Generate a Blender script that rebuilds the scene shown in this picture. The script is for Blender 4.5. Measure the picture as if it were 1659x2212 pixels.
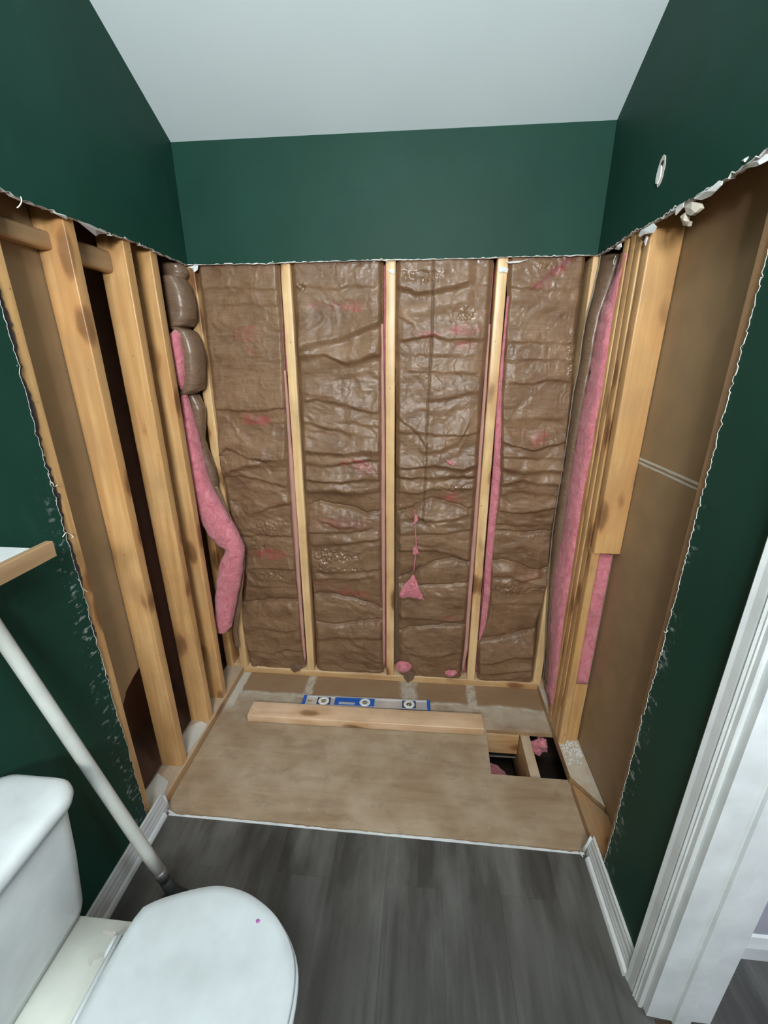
import bpy, bmesh, math, random
import numpy as np
from mathutils import Vector
random.seed(7); rng = np.random.RandomState(11)
for o in list(bpy.data.objects): bpy.data.objects.remove(o)
C = bpy.context.scene
COL = C.collection

# ------------------------------------------------------------------ camera
FPX = 916.54
CAM = Vector((0.9202, -1.7886, 1.5831))
RGT = Vector((0.99599998, 0.08929446, -0.00324754))
UPV = Vector((-0.02678225, 0.33301135, 0.94254239))
FWD = Vector((-0.08524528, 0.93868522, -0.33407081))
cd = bpy.data.cameras.new('camera'); cam = bpy.data.objects.new('camera', cd); COL.objects.link(cam)
cd.sensor_fit = 'HORIZONTAL'; cd.sensor_width = 36.0; cd.lens = FPX / 1659 * 36.0
cd.clip_start = 0.02
from mathutils import Matrix
m = Matrix((RGT, UPV, -FWD)).transposed().to_4x4(); m.translation = CAM
cam.matrix_world = m; C.camera = cam

def at(u, v, ax, val):
    """3D point of a photo pixel on the real plane axis = val"""
    d = FWD + RGT * ((u - 829.5) / FPX) - UPV * ((v - 1106) / FPX)
    return CAM + d * ((val - CAM[ax]) / d[ax])

# ------------------------------------------------------------------ world, lamps, exposure
w = bpy.data.worlds.new('world'); C.world = w; w.use_nodes = True
w.node_tree.nodes['Background'].inputs[0].default_value = (0.75, 0.87, 1.0, 1)
w.node_tree.nodes['Background'].inputs[1].default_value = 0.02
def lamp(name, kind, loc, power, col, size=.1, target=None, sy=None):
    l = bpy.data.lights.new(name, kind); l.energy = power; l.color = col
    if kind == 'AREA':
        l.size = size
        if sy: l.shape = 'RECTANGLE'; l.size_y = sy
    else: l.shadow_soft_size = size
    o = bpy.data.objects.new(name, l); COL.objects.link(o); o.location = loc
    if target is not None:
        o.rotation_euler = (Vector(target) - Vector(loc)).to_track_quat('-Z', 'Y').to_euler()
    return o
for i in range(3):
    lamp('vanity_bulb', 'POINT', (0.72 + .2 * i, -2.72, 1.97), 20, (1.0, .955, .90), .045)
lamp('ceiling_fill', 'AREA', (0.92, -2.70, 2.08), 30, (.93, .98, 1.0), .5, (0.80, -.9, 3.3), .12)  # added fill with no fixture behind it, brightens the sloped ceiling
lamp('hallway_light', 'AREA', (2.5, -2.1, 2.35), 16, (.80, .90, 1.0), .5, (2.5, -2.1, 0))
lamp('ceiling_light', 'AREA', (0.78, -2.35, 2.9), 14, (.93, .97, 1.0), .35, (0.78, -1.6, 0))
C.view_settings.view_transform = 'Standard'; C.view_settings.look = 'None'
C.view_settings.gamma = 1; C.view_settings.use_curve_mapping = False
C.view_settings.exposure = 0.50

# ------------------------------------------------------------------ materials
class NT:
    def __init__(s, name):
        s.m = bpy.data.materials.new(name); s.m.use_nodes = True
        s.t = s.m.node_tree; s.b = s.t.nodes['Principled BSDF']
    def n(s, typ, **kw):
        x = s.t.nodes.new(typ)
        for k, v in kw.items():
            if k in x.inputs: s.set(x.inputs[k], v)
            else: setattr(x, k, v)
        return x
    def set(s, inp, v):
        if isinstance(v, bpy.types.NodeSocket): s.t.links.new(v, inp)
        else: inp.default_value = v
    def coord(s, scale=(1, 1, 1), rnd=False, which='Object'):
        tc = s.n('ShaderNodeTexCoord'); mp = s.n('ShaderNodeMapping')
        s.t.links.new(tc.outputs[which], mp.inputs[0]); mp.inputs['Scale'].default_value = scale
        if rnd:
            oi = s.n('ShaderNodeObjectInfo'); mu = s.n('ShaderNodeMath', operation='MULTIPLY')
            s.t.links.new(oi.outputs['Random'], mu.inputs[0]); mu.inputs[1].default_value = 37.
            s.t.links.new(mu.outputs[0], mp.inputs['Location'])
        return mp.outputs[0]
    def noise(s, vec, scale, detail=3, rough=.5, dist=0):
        x = s.n('ShaderNodeTexNoise'); s.t.links.new(vec, x.inputs['Vector'])
        x.inputs['Scale'].default_value = scale; x.inputs['Detail'].default_value = detail
        x.inputs['Roughness'].default_value = rough; x.inputs['Distortion'].default_value = dist
        return x.outputs['Fac']
    def ramp(s, fac, stops):
        x = s.n('ShaderNodeValToRGB'); s.t.links.new(fac, x.inputs[0]); e = x.color_ramp.elements
        while len(e) < len(stops): e.new(.5)
        for el, (p, c) in zip(e, stops):
            el.position = p; el.color = (c if hasattr(c, '__len__') else (c, c, c)) + (1,) if hasattr(c, '__len__') else (c, c, c, 1)
        return x.outputs[0]
    def mix(s, f, a, b, mode='MIX'):
        x = s.n('ShaderNodeMix', data_type='RGBA', blend_type=mode)
        for i, v in ((0, f), (6, a), (7, b)):
            if isinstance(v, tuple) and len(v) == 3: v = v + (1,)
            s.set(x.inputs[i], v)
        return x.outputs[2]
    def math(s, op, a, b=0., c=0.):
        x = s.n('ShaderNodeMath', operation=op)
        s.set(x.inputs[0], a); s.set(x.inputs[1], b); s.set(x.inputs[2], c); return x.outputs[0]
    def sep(s, vec):
        x = s.n('ShaderNodeSeparateXYZ'); s.t.links.new(vec, x.inputs[0]); return x.outputs
    def bump(s, h, strength=.3, dist=.002):
        x = s.n('ShaderNodeBump'); s.set(x.inputs['Height'], h)
        x.inputs['Strength'].default_value = strength; x.inputs['Distance'].default_value = dist
        s.t.links.new(x.outputs[0], s.b.inputs['Normal'])
    def base(s, v): s.set(s.b.inputs['Base Color'], v if isinstance(v, bpy.types.NodeSocket) else tuple(v) + (1,))
    def rough(s, v): s.set(s.b.inputs['Roughness'], v)

def plain(name, col, rough=.5, metal=0, bump=0, spec=None, bscale=80):
    k = NT(name); c = k.coord(rnd=True)
    f = k.noise(c, 12, 3)
    k.base(k.mix(k.ramp(f, [(.3, .0), (.7, 1.)]), tuple(x * .9 for x in col), tuple(min(1, x * 1.08) for x in col)))
    k.rough(rough); k.b.inputs['Metallic'].default_value = metal
    if spec is not None: k.b.inputs['Specular IOR Level'].default_value = spec
    if bump: k.bump(k.noise(c, bscale, 4), bump)
    return k.m

def wood(name, axis=2, light=(.76, .475, .215), dark=(.52, .265, .09), dust=0., knots=True):
    k = NT(name)
    sc = [1, 1, 1]; sc[axis] = .06
    c = k.coord(tuple(sc), rnd=True)
    g1 = k.noise(c, 38, 4, .6, .6)
    g2 = k.noise(c, 9, 3, .5, 1.2)
    col = k.mix(k.ramp(g1, [(.35, 0.), (.62, 1.)]), dark, light)
    col = k.mix(.30, col, light)
    col = k.mix(k.ramp(g2, [(.30, .55), (.55, 0.)]), col, tuple(d * .95 for d in dark))
    sk = [1, 1, 1]; sk[axis] = .42
    ck = k.coord(tuple(sk), rnd=True)
    if knots:
        nn = k.n('ShaderNodeMix', data_type='VECTOR'); nz = k.n('ShaderNodeTexNoise'); k.t.links.new(ck, nz.inputs[0]); nz.inputs['Scale'].default_value = 30
        ad = k.n('ShaderNodeVectorMath', operation='MULTIPLY_ADD'); k.t.links.new(nz.outputs['Color'], ad.inputs[0]); ad.inputs[1].default_value = (.02,) * 3; k.t.links.new(ck, ad.inputs[2])
        v = k.n('ShaderNodeTexVoronoi', feature='F1'); k.t.links.new(ad.outputs[0], v.inputs['Vector']); v.inputs['Scale'].default_value = 11
        kn = k.ramp(v.outputs['Distance'], [(.10, 1.), (.20, .85), (.30, 0.)])
        halo = k.ramp(v.outputs['Distance'], [(.25, .6), (.62, 0.)])
        big = k.ramp(k.noise(ck, 4, 1), [(.40, 0.), (.46, 1.)])
        col = k.mix(k.math('MULTIPLY', halo, big), col, (.55, .27, .10))
        col = k.mix(k.math('MULTIPLY', kn, big), col, (.20, .085, .03))
        cd = k.coord((1, 1, 1), rnd=True)
        v2 = k.n('ShaderNodeTexVoronoi', feature='F1'); k.t.links.new(cd, v2.inputs['Vector']); v2.inputs['Scale'].default_value = 26
        dots = k.math('MULTIPLY', k.ramp(v2.outputs['Distance'], [(.05, .8), (.09, 0.)]), k.ramp(k.noise(cd, 9, 1), [(.5, 0.), (.55, 1.)]))
        col = k.mix(dots, col, (.16, .08, .03))
    c3 = k.coord((1, 1, 1), rnd=True)
    col = k.mix(k.ramp(k.noise(c3, 5, 5, .6), [(.42, 0.), (.72, .5)]), col, (.40, .245, .12))
    if dust:
        geo = k.n('ShaderNodeNewGeometry'); up = k.sep(geo.outputs['Normal'])[2]
        msk = k.math('MULTIPLY', k.ramp(up, [(.5, 0.), (.9, dust)]), k.ramp(k.noise(c3, 14, 5, .65), [(.32, .35), (.6, 1.)]))
        col = k.mix(msk, col, (.62, .58, .50))
    k.base(col); k.rough(k.ramp(g1, [(0., .42), (1., .28)]))
    k.bump(g1, .25, .0015)
    return k.m

M = {}
M['stud'] = wood('pine_stud')
M['stud_pale'] = wood('pine_pale', 2, (.90, .64, .34), (.70, .42, .19))
M['stud_x'] = wood('pine_along', 0, (.72, .50, .28))
M['board_x'] = wood('fresh_pine', 0, (.86, .63, .43), (.70, .46, .28))
M['plate_x'] = wood('plate_pine', 0, (.84, .60, .33), dust=.3)
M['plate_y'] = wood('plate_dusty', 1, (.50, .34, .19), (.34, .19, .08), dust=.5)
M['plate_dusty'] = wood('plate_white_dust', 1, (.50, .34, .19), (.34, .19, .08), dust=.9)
M['stud_shaded'] = wood('pine_shaded', 2, (.40, .245, .14), (.27, .15, .08))  # darker copy of the pine, shade on one right stud painted in
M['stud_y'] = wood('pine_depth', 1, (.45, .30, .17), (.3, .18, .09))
M['joist_y'] = wood('joist_dusty', 1, (.55, .38, .2), (.4, .24, .1), dust=.6)

def green_paint():
    k = NT('green_paint'); c = k.coord()
    col = k.mix(k.ramp(k.noise(c, 3, 4, .6), [(.3, 0.), (.7, 1.)]), (.0068, .044, .030), (.0102, .056, .039))
    x, y, z = k.sep(c)[0:3]
    # scuffs beside the vertical cut edges and pale smears lower down
    near = k.ramp(k.math('ABSOLUTE', k.math('ADD', y, .862)), [(.012, .8), (.040, 0.)])
    low = k.ramp(z, [(.0, 1.), (.36, 1.), (.44, 0.)])   # z is scaled below
    sc = k.ramp(k.noise(k.coord((1, 16, 26)), 2.2, 3, .6), [(.57, 0.), (.66, .8)])
    msk = k.math('MULTIPLY', k.math('MULTIPLY', near, sc), k.ramp(k.math('MULTIPLY', z, .3), [(.33, 1.), (.40, 0.)]))
    col = k.mix(msk, col, (.42, .46, .45))
    sm = k.ramp(k.noise(k.coord((1, 9, 3)), 1.0, 3, .5), [(.60, 0.), (.80, .22)])
    col = k.mix(sm, col, (.055, .115, .10))
    k.base(col); k.rough(.55); k.b.inputs['Specular IOR Level'].default_value = .22
    k.bump(k.noise(c, 180, 3), .12, .001)
    return k.m
M['green'] = green_paint()
M['gyp'] = plain('gypsum_edge', (.70, .70, .68), .9, bump=.6, bscale=160)
M['torn'] = plain('torn_paper', (.34, .30, .28), .9, bump=.4)
M['white_paper'] = plain('white_torn_paper', (.80, .82, .82), .85, bump=.3)
M['plaster'] = plain('plaster_chunk', (.66, .60, .50), .9, bump=.6)
def ceiling():
    k = NT('ceiling_paint'); c = k.coord()
    k.base(k.mix(k.ramp(k.noise(c, 2.0, 3), [(.35, 0.), (.7, 1.)]), (.66, .76, .795), (.70, .795, .83)))
    k.rough(.85); k.bump(k.noise(c, 140, 4), .15, .001); return k.m
M['ceil'] = ceiling()
M['whitetrim'] = plain('white_trim_paint', (.72, .76, .77), .38)
M['porcelain'] = plain('porcelain', (.66, .71, .725), .2)
M['plastic'] = plain('seat_plastic', (.56, .615, .635), .35)
M['bowl'] = plain('bowl_ceramic', (.62, .66, .61), .3)
M['grey_wall'] = plain('hall_paint', (.42, .42, .50), .7)
M['paperback'] = plain('drywall_back_paper', (.33, .225, .125), .6, bump=.15)
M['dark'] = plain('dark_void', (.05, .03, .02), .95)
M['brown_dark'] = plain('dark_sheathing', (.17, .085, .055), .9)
M['sheath'] = plain('sheathing', (.20, .13, .08), .9)
M['alu'] = plain('brushed_aluminium', (.78, .79, .80), .32, .6)
M['blue'] = plain('blue_plastic', (.02, .12, .50), .35)
M['navy'] = plain('navy_edge', (.03, .06, .14), .4)
M['whiteplas'] = plain('white_ring', (.85, .86, .86), .3)
M['vial'] = plain('vial_fluid', (.32, .30, .10), .15)
M['pole'] = plain('white_pole', (.60, .63, .60), .4)
M['metal'] = plain('worn_metal', (.32, .32, .31), .35, .8)
M['black'] = plain('black_rubber', (.03, .03, .03), .6)
M['grey_plas'] = plain('grey_slot', (.42, .44, .47), .5)
M['purple'] = plain('purple_ink', (.42, .12, .42), .6)
M['thread'] = plain('paper_fibre', (.80, .76, .66), .8)
M['caulk'] = plain('old_caulk', (.42, .42, .39), .8)
M['tape'] = plain('joint_tape', (.62, .60, .54), .85)

def pink():
    k = NT('pink_fibreglass'); c = k.coord((1, 1, 1), rnd=True)
    n = k.noise(c, 30, 6, .7, .8); n2 = k.noise(k.coord((1, 1, .25), rnd=True), 60, 4, .7, 1.5)
    col = k.mix(k.ramp(n, [(.3, 0.), (.68, 1.)]), (.56, .135, .175), (.84, .31, .365))
    col = k.mix(k.ramp(n2, [(.55, 0.), (.8, .5)]), col, (.92, .52, .52))
    col = k.mix(k.ramp(k.noise(c, 7, 3), [(.55, 0.), (.75, .35)]), col, (.30, .12, .12))
    k.base(col); k.rough(1.); k.b.inputs['Specular IOR Level'].default_value = .1
    k.b.inputs['Sheen Weight'].default_value = .3
    k.bump(n, .9, .012); return k.m
M['pink'] = pink()

def kraft(vc):
    k = NT('kraft_film' + ('_printed' if vc else ''))
    c = k.coord(rnd=True)
    fib = k.noise(k.coord((1, 1, .12), rnd=True), 120, 4, .7); fib2 = k.noise(k.coord((.12, 1, 1), rnd=True), 120, 4, .7)
    if vc:
        a = k.n('ShaderNodeAttribute', attribute_name='tint'); col = a.outputs['Color']
    else: col = k.mix(k.noise(c, 8, 3), (.13, .075, .045), (.26, .165, .105))
    col = k.mix(k.ramp(fib, [(.35, .35), (.6, 0.)]), col, (.16, .085, .045))
    col = k.mix(k.ramp(fib2, [(.5, 0.), (.75, .25)]), col, (.42, .32, .22))
    k.base(col); k.rough(k.ramp(k.noise(c, 22, 4), [(.3, .46), (.7, .62)]))
    k.b.inputs['Specular IOR Level'].default_value = .35
    if vc: k.set(k.b.inputs['Coat Weight'], k.math('ADD', k.math('MULTIPLY', a.outputs['Alpha'], .65), .33))
    else: k.b.inputs['Coat Weight'].default_value = .6
    if vc: k.set(k.b.inputs['Coat Roughness'], k.math('SUBTRACT', .31, k.math('MULTIPLY', a.outputs['Alpha'], .20)))
    else: k.b.inputs['Coat Roughness'].default_value = .28
    wr = k.noise(k.coord((1, 1, 2.6), rnd=True), 16, 7, .62, 1.2)
    fine = k.noise(c, 70, 5, .6, .5)
    k.bump(k.math('ADD', wr, k.math('MULTIPLY', fine, .12)), .30 if vc else .75, .010)
    return k.m
M['kraft_print'] = kraft(True); M['kraft'] = kraft(False)

def plywood():
    k = NT('stained_plywood'); c = k.coord(); x, y, z = k.sep(c)[0:3]
    g = k.noise(k.coord((.35, 3, 1)), 9, 6, .62, .8)
    col = k.mix(k.ramp(g, [(.3, 0.), (.7, 1.)]), (.29, .200, .120), (.40, .295, .19))
    blot = k.noise(c, 4.5, 5, .6)
    col = k.mix(k.ramp(blot, [(.40, 0.), (.66, .7)]), col, (.50, .41, .30))
    col = k.mix(k.ramp(k.noise(k.coord((1, 2.2, 1)), 7, 4, .6, .5), [(.56, 0.), (.74, .55)]), col, (.19, .135, .09))
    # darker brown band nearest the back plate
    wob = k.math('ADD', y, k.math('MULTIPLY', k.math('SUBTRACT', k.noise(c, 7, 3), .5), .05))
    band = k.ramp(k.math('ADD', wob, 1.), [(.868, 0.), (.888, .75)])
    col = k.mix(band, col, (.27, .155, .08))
    # thin pale line of old caulk where the tub stood
    ln = k.ramp(k.math('ABSOLUTE', k.math('ADD', wob, .128)), [(.002, 1.), (.017, 0.)])
    nz = k.ramp(k.noise(c, 16, 5, .7), [(.34, .15), (.6, 1.)])
    pale = k.math('MULTIPLY', ln, nz)
    # general thin-set haze in front of that line
    hz = k.math('MULTIPLY', k.ramp(k.math('ADD', wob, 1.), [(.70, 0.), (.86, .55), (.885, 0.)]), k.ramp(k.noise(c, 9, 5, .7), [(.35, .1), (.65, 1.)]))
    pale = k.math('MAXIMUM', pale, hz)
    # smears left under each joint
    for cx_, cw in ((.375, .028), (.885, .05), (1.20, .028)):
        s_ = k.ramp(k.math('ABSOLUTE', k.math('SUBTRACT', k.math('ADD', x, k.math('MULTIPLY', k.noise(c, 22, 3), .03)), cx_ + .015)), [(cw * .55, .85), (cw, 0.)])
        s_ = k.math('MULTIPLY', s_, k.ramp(k.math('ADD', y, 1.), [(.86, 0.), (.88, 1.)]))
        pale = k.math('MAXIMUM', pale, k.math('MULTIPLY', s_, k.ramp(k.noise(c, 30, 5, .7), [(.35, .25), (.55, 1.)])))
    lf = k.math('MULTIPLY', k.ramp(k.math('ADD', k.math('ABSOLUTE', k.math('SUBTRACT', x, .012)), k.math('MULTIPLY', k.noise(c, 30, 4), .03)), [(.034, 1.), (.040, 0.)]), k.ramp(k.math('ADD', y, 1.), [(.74, 0.), (.80, 1.)]))
    pale = k.math('MAXIMUM', pale, lf)
    pale = k.math('MULTIPLY', pale, .9)
    col = k.mix(pale, col, (.60, .58, .50))
    # pencil-like dark scribbles and tiny white specks
    v = k.n('ShaderNodeTexVoronoi', feature='F1'); k.t.links.new(c, v.inputs['Vector']); v.inputs['Scale'].default_value = 22
    col = k.mix(k.ramp(v.outputs['Distance'], [(.03, .8), (.05, 0.)]), col, (.6, .55, .45))
    k.base(col); k.rough(.62); k.bump(g, .25, .002); return k.m
M['ply'] = plywood()

def laminate():
    k = NT('grey_laminate'); c = k.coord((1, 1, 1)); x, y, z = k.sep(c)[0:3]
    br = k.n('ShaderNodeTexBrick'); mp = k.n('ShaderNodeMapping'); tc = k.n('ShaderNodeTexCoord')
    k.t.links.new(tc.outputs['Object'], mp.inputs[0]); mp.inputs['Rotation'].default_value = (0, 0, math.pi / 2); mp.inputs['Location'].default_value = (.31, .06, 0)
    k.t.links.new(mp.outputs[0], br.inputs['Vector'])
    br.offset = .37; br.inputs['Scale'].default_value = 1.; br.inputs['Brick Width'].default_value = 1.22; br.inputs['Row Height'].default_value = .18
    br.inputs['Mortar Size'].default_value = .0012; br.inputs['Color1'].default_value = (0, 0, 0, 1); br.inputs['Color2'].default_value = (1, 1, 1, 1); br.inputs['Mortar'].default_value = (.4, .4, .4, 1)
    off = k.n('ShaderNodeVectorMath', operation='MULTIPLY_ADD'); k.t.links.new(br.outputs['Color'], off.inputs[0]); off.inputs[1].default_value = (5, 5, 0)
    mp2 = k.n('ShaderNodeMapping'); mp2.inputs['Scale'].default_value = (1, .09, 1); k.t.links.new(tc.outputs['Object'], mp2.inputs[0]); k.t.links.new(mp2.outputs[0], off.inputs[2])
    g = k.noise(off.outputs[0], 26, 6, .62, .5); g2 = k.noise(off.outputs[0], 7, 4, .55, .8)
    col = k.mix(k.ramp(g2, [(.30, 0.), (.68, 1.)]), (.034, .033, .030), (.085, .083, .077))
    col = k.mix(k.ramp(g, [(.52, 0.), (.78, .5)]), col, (.14, .138, .130))
    col = k.mix(k.ramp(g, [(.28, .6), (.45, 0.)]), col, (.024, .023, .021))
    col = k.mix(k.math('MULTIPLY', br.outputs['Fac'], .25), col, (.03, .03, .03))
    # construction dust scuffed near the cut edge
    du = k.math('MULTIPLY', k.ramp(k.math('ADD', y, 1.2), [(.0, 0.), (.42, .55)]), k.ramp(k.noise(k.coord((1.5, .5, 1)), 6, 5, .6), [(.42, 0.), (.7, 1.)]))
    col = k.mix(du, col, (.22, .22, .21))
    k.base(col); k.rough(k.ramp(g, [(.2, .34), (.8, .52)])); k.bump(g, .2, .001); return k.m
M['lam'] = laminate()

# ------------------------------------------------------------------ helpers
def link(name, bm, mats, parent=None, smooth=False):
    me = bpy.data.meshes.new(name); bm.normal_update(); bm.to_mesh(me); bm.free()
    for m_ in (mats if isinstance(mats, (list, tuple)) else [mats]): me.materials.append(m_)
    if smooth: me.polygons.foreach_set('use_smooth', [True] * len(me.polygons))
    o = bpy.data.objects.new(name, me); COL.objects.link(o)
    if parent: o.parent = parent; o.matrix_parent_inverse = Matrix.Translation(-parent.location)
    return o
def tag(o, label, cat, group=None, kind=None):
    o['label'] = label; o['category'] = cat
    if group: o['group'] = group
    if kind: o['kind'] = kind
    return o
def struct(o, label=None):
    o['kind'] = 'structure'
    if label: o['label'] = label; o['category'] = label.split()[-1]
    return o
def empty(name, loc):
    o = bpy.data.objects.new(name, None); o.empty_display_size = .05; COL.objects.link(o); o.location = loc; return o
def box_bm(bm, x0, x1, y0, y1, z0, z1, mi=0):
    vs = [bm.verts.new((x, y, z)) for x in (x0, x1) for y in (y0, y1) for z in (z0, z1)]
    for f in ((0, 1, 3, 2), (4, 6, 7, 5), (0, 4, 5, 1), (2, 3, 7, 6), (0, 2, 6, 4), (1, 5, 7, 3)):
        fc = bm.faces.new([vs[i] for i in f]); fc.material_index = mi
    bmesh.ops.recalc_face_normals(bm, faces=bm.faces)
def box(name, x, y, z, mat, parent=None, bev=.002, seg=2):
    bm = bmesh.new(); box_bm(bm, *x, *y, *z)
    if bev: bmesh.ops.bevel(bm, geom=list(bm.edges), offset=bev, segments=seg, affect='EDGES', profile=.5)
    return link(name, bm, mat, parent, False)
def timber(name, x, y, z, mat, axis=2, parent=None, seed=0, bev=.004, amp=.0012, top_shift=(0, 0)):
    """sawn lumber: rounded arrises, cut in slices with slight bow and wane. origin at its low corner so grain differs"""
    r = random.Random(seed * 13 + 5)
    lo = [x[0], y[0], z[0]]; hi = [x[1], y[1], z[1]]
    a, b = [i for i in range(3) if i != axis]
    n = max(2, int((hi[axis] - lo[axis]) / .06))
    bm = bmesh.new(); rings = []
    wa, wb = hi[a] - lo[a], hi[b] - lo[b]
    prof = []
    for (ca, cb, s) in ((0, 0, 180), (1, 0, 270), (1, 1, 0), (0, 1, 90)):
        for t in range(4):
            an = math.radians(s + t * 30)
            prof.append(((ca * wa + (bev if ca == 0 else -bev)) + math.cos(an) * bev, (cb * wb + (bev if cb == 0 else -bev)) + math.sin(an) * bev))
    pa = r.uniform(0, 6); pb = r.uniform(0, 6)
    for i in range(n + 1):
        t = i / n
        da = amp * math.sin(t * 5 + pa) + r.uniform(-1, 1) * amp * .35; db = amp * math.sin(t * 4 + pb)
        env = math.sin(math.pi * t) ** .5 if 0 < t < 1 else 0
        ring = []
        for (p, q) in prof:
            v = [0, 0, 0]; v[a] = lo[a] + p + da * env + top_shift[0] * t; v[b] = lo[b] + q + db * env + top_shift[1] * t; v[axis] = lo[axis] + t * (hi[axis] - lo[axis])
            ring.append(bm.verts.new(v))
        rings.append(ring)
    m_ = len(prof)
    for i in range(n):
        for j in range(m_):
            bm.faces.new((rings[i][j], rings[i][(j + 1) % m_], rings[i + 1][(j + 1) % m_], rings[i + 1][j]))
    for rg in (rings[0][::-1], rings[-1]): bm.faces.new([bm.verts.new(v.co) for v in rg])
    bm.normal_update(); bmesh.ops.recalc_face_normals(bm, faces=bm.faces)
    o = link(name, bm, mat, parent)
    for p in o.data.polygons: p.use_smooth = len(p.vertices) == 4
    md = o.modifiers.new('w', 'WEIGHTED_NORMAL') if False else None
    return o
def poly_prism(name, pts, axis, v0, v1, mats, parent=None, edge_idx=1):
    """extrude polygon (two coords other than axis) from v0 (front, material 0) to v1; rim gets material edge_idx"""
    a, b = [i for i in range(3) if i != axis]
    bm = bmesh.new()
    def mk(val):
        vs = []
        for p in pts:
            c = [0, 0, 0]; c[a], c[b], c[axis] = p[0], p[1], val; vs.append(bm.verts.new(c))
        return vs
    F, B_ = mk(v0), mk(v1)
    f1 = bm.faces.new(F); f2 = bm.faces.new(B_[::-1]); rim = []
    n = len(pts)
    for i in range(n):
        rim.append(bm.faces.new((F[i], B_[i], B_[(i + 1) % n], F[(i + 1) % n])))
    nm = len(mats) if isinstance(mats, (list, tuple)) else 1
    for f in rim: f.material_index = min(edge_idx, nm - 1)
    f2.material_index = min(2, nm - 1)
    bmesh.ops.recalc_face_normals(bm, faces=bm.faces)
    bmesh.ops.triangulate(bm, faces=[f1, f2], ngon_method='EAR_CLIP')
    return link(name, bm, mats, parent)
def jag(p, q, step=.009, amp=.0018, coarse=.004, seed=1):
    r = random.Random(seed); L = math.dist(p, q); n = max(2, int(L / step)); out = []
    dx, dy = (q[0] - p[0]) / L, (q[1] - p[1]) / L; ph = r.uniform(0, 9)
    for i in range(n):
        t = (i + r.uniform(-.3, .3) * (i > 0)) / n
        o_ = r.gauss(0, amp) + coarse * (math.sin(t * L * 9 + ph) * .5 + math.sin(t * L * 23 + ph * 2) * .3)
        if i == 0: o_ = 0
        out.append((p[0] + dx * L * t - dy * o_, p[1] + dy * L * t + dx * o_))
    return out
def tube(name, pts, r, mat, parent=None, seg=8, caps=True):
    bm = bmesh.new(); P = [Vector(p) for p in pts]; rings = []
    rr = r if hasattr(r, '__len__') else [r] * len(P)
    up = Vector((.3, .2, 1)).normalized()
    for i, p in enumerate(P):
        d = (P[min(i + 1, len(P) - 1)] - P[max(i - 1, 0)]).normalized()
        u = d.cross(up).normalized(); v = d.cross(u)
        rings.append([bm.verts.new(p + (u * math.cos(k * 2 * math.pi / seg) + v * math.sin(k * 2 * math.pi / seg)) * rr[i]) for k in range(seg)])
    for i in range(len(P) - 1):
        for k in range(seg):
            bm.faces.new((rings[i][k], rings[i][(k + 1) % seg], rings[i + 1][(k + 1) % seg], rings[i + 1][k]))
    if caps: bm.faces.new(rings[0][::-1]); bm.faces.new(rings[-1])
    bmesh.ops.recalc_face_normals(bm, faces=bm.faces)
    return link(name, bm, mat, parent, True)
def loft(name, rings3, mat, parent=None, closed=True, caps=True, smooth=True, sub=0, rough=0, seed=0):
    bm = bmesh.new(); R_ = [[bm.verts.new(p) for p in ring] for ring in rings3]
    m_ = len(R_[0])
    for i in range(len(R_) - 1):
        for k in range(m_ if closed else m_ - 1):
            bm.faces.new((R_[i][k], R_[i][(k + 1) % m_], R_[i + 1][(k + 1) % m_], R_[i + 1][k]))
    if caps and closed:
        bm.faces.new(R_[0][::-1]); bm.faces.new(R_[-1])
    bmesh.ops.recalc_face_normals(bm, faces=bm.faces)
    o = link(name, bm, mat, parent, smooth)
    if sub:
        s_ = o.modifiers.new('s', 'SUBSURF'); s_.levels = s_.render_levels = sub
    if rough:
        tx = bpy.data.textures.new('clouds', 'CLOUDS'); tx.noise_scale = .022; tx.noise_depth = 4
        d = o.modifiers.new('d', 'DISPLACE'); d.texture = tx; d.strength = rough; d.mid_level = .5; d.texture_coords = 'GLOBAL'
    return o

def vnoise(X, Y, seed=0):
    r = np.random.RandomState(seed); T = r.rand(257, 257)
    xi = np.floor(X).astype(int); yi = np.floor(Y).astype(int); fx = X - xi; fy = Y - yi
    fx = fx * fx * (3 - 2 * fx); fy = fy * fy * (3 - 2 * fy); xi %= 256; yi %= 256
    return (T[yi, xi] * (1 - fx) + T[yi, xi + 1] * fx) * (1 - fy) + (T[yi + 1, xi] * (1 - fx) + T[yi + 1, xi + 1] * fx) * fy
def fbm(X, Y, seed=0, oct=4):
    s = 0; a = 1; t = 0
    for i in range(oct):
        s = s + a * vnoise(X * 2 ** i, Y * 2 ** i, seed + i); t += a; a *= .5
    return s / t

# ------------------------------------------------------------------ room shell
W = 1.524; T = .0127; HC = 2.322; HK = 1.937; SL = .5296; YB = -3.35; ZT = 3.1; YT = -(ZT - HC) / SL
YL, YR = -.852, -.866
left_poly = jag((0.0, HK), (YL, HK), seed=3, coarse=.005) + jag((YL, HK), (YL + .024, 0.0), seed=5, coarse=.003) + [(YL + .024, 0), (YB, 0), (YB, ZT), (YT, ZT), (0, HC)]
wl = struct(poly_prism('wall_left', left_poly, 0, 0.0, -T, [M['green'], M['gyp'], M['paperback']]), None)
right_poly = jag((T, HK), (YR, HK), seed=13, coarse=.005) + jag((YR, HK), (YR + .022, 0.0), seed=15, coarse=.0035, step=.006) + \
    [(YR + .022, 0), (-1.130, 0), (-1.130, 2.05), (-1.93, 2.05), (-1.93, 0), (YB, 0), (YB, ZT), (YT, ZT), (0, HC)]
right_poly = [(0, HK)] + [p for p in right_poly if p[0] < -.001 or p[1] > 2.1]
wr = struct(poly_prism('wall_right', right_poly, 0, W, W + T, [M['green'], M['gyp'], M['paperback']]))
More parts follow.
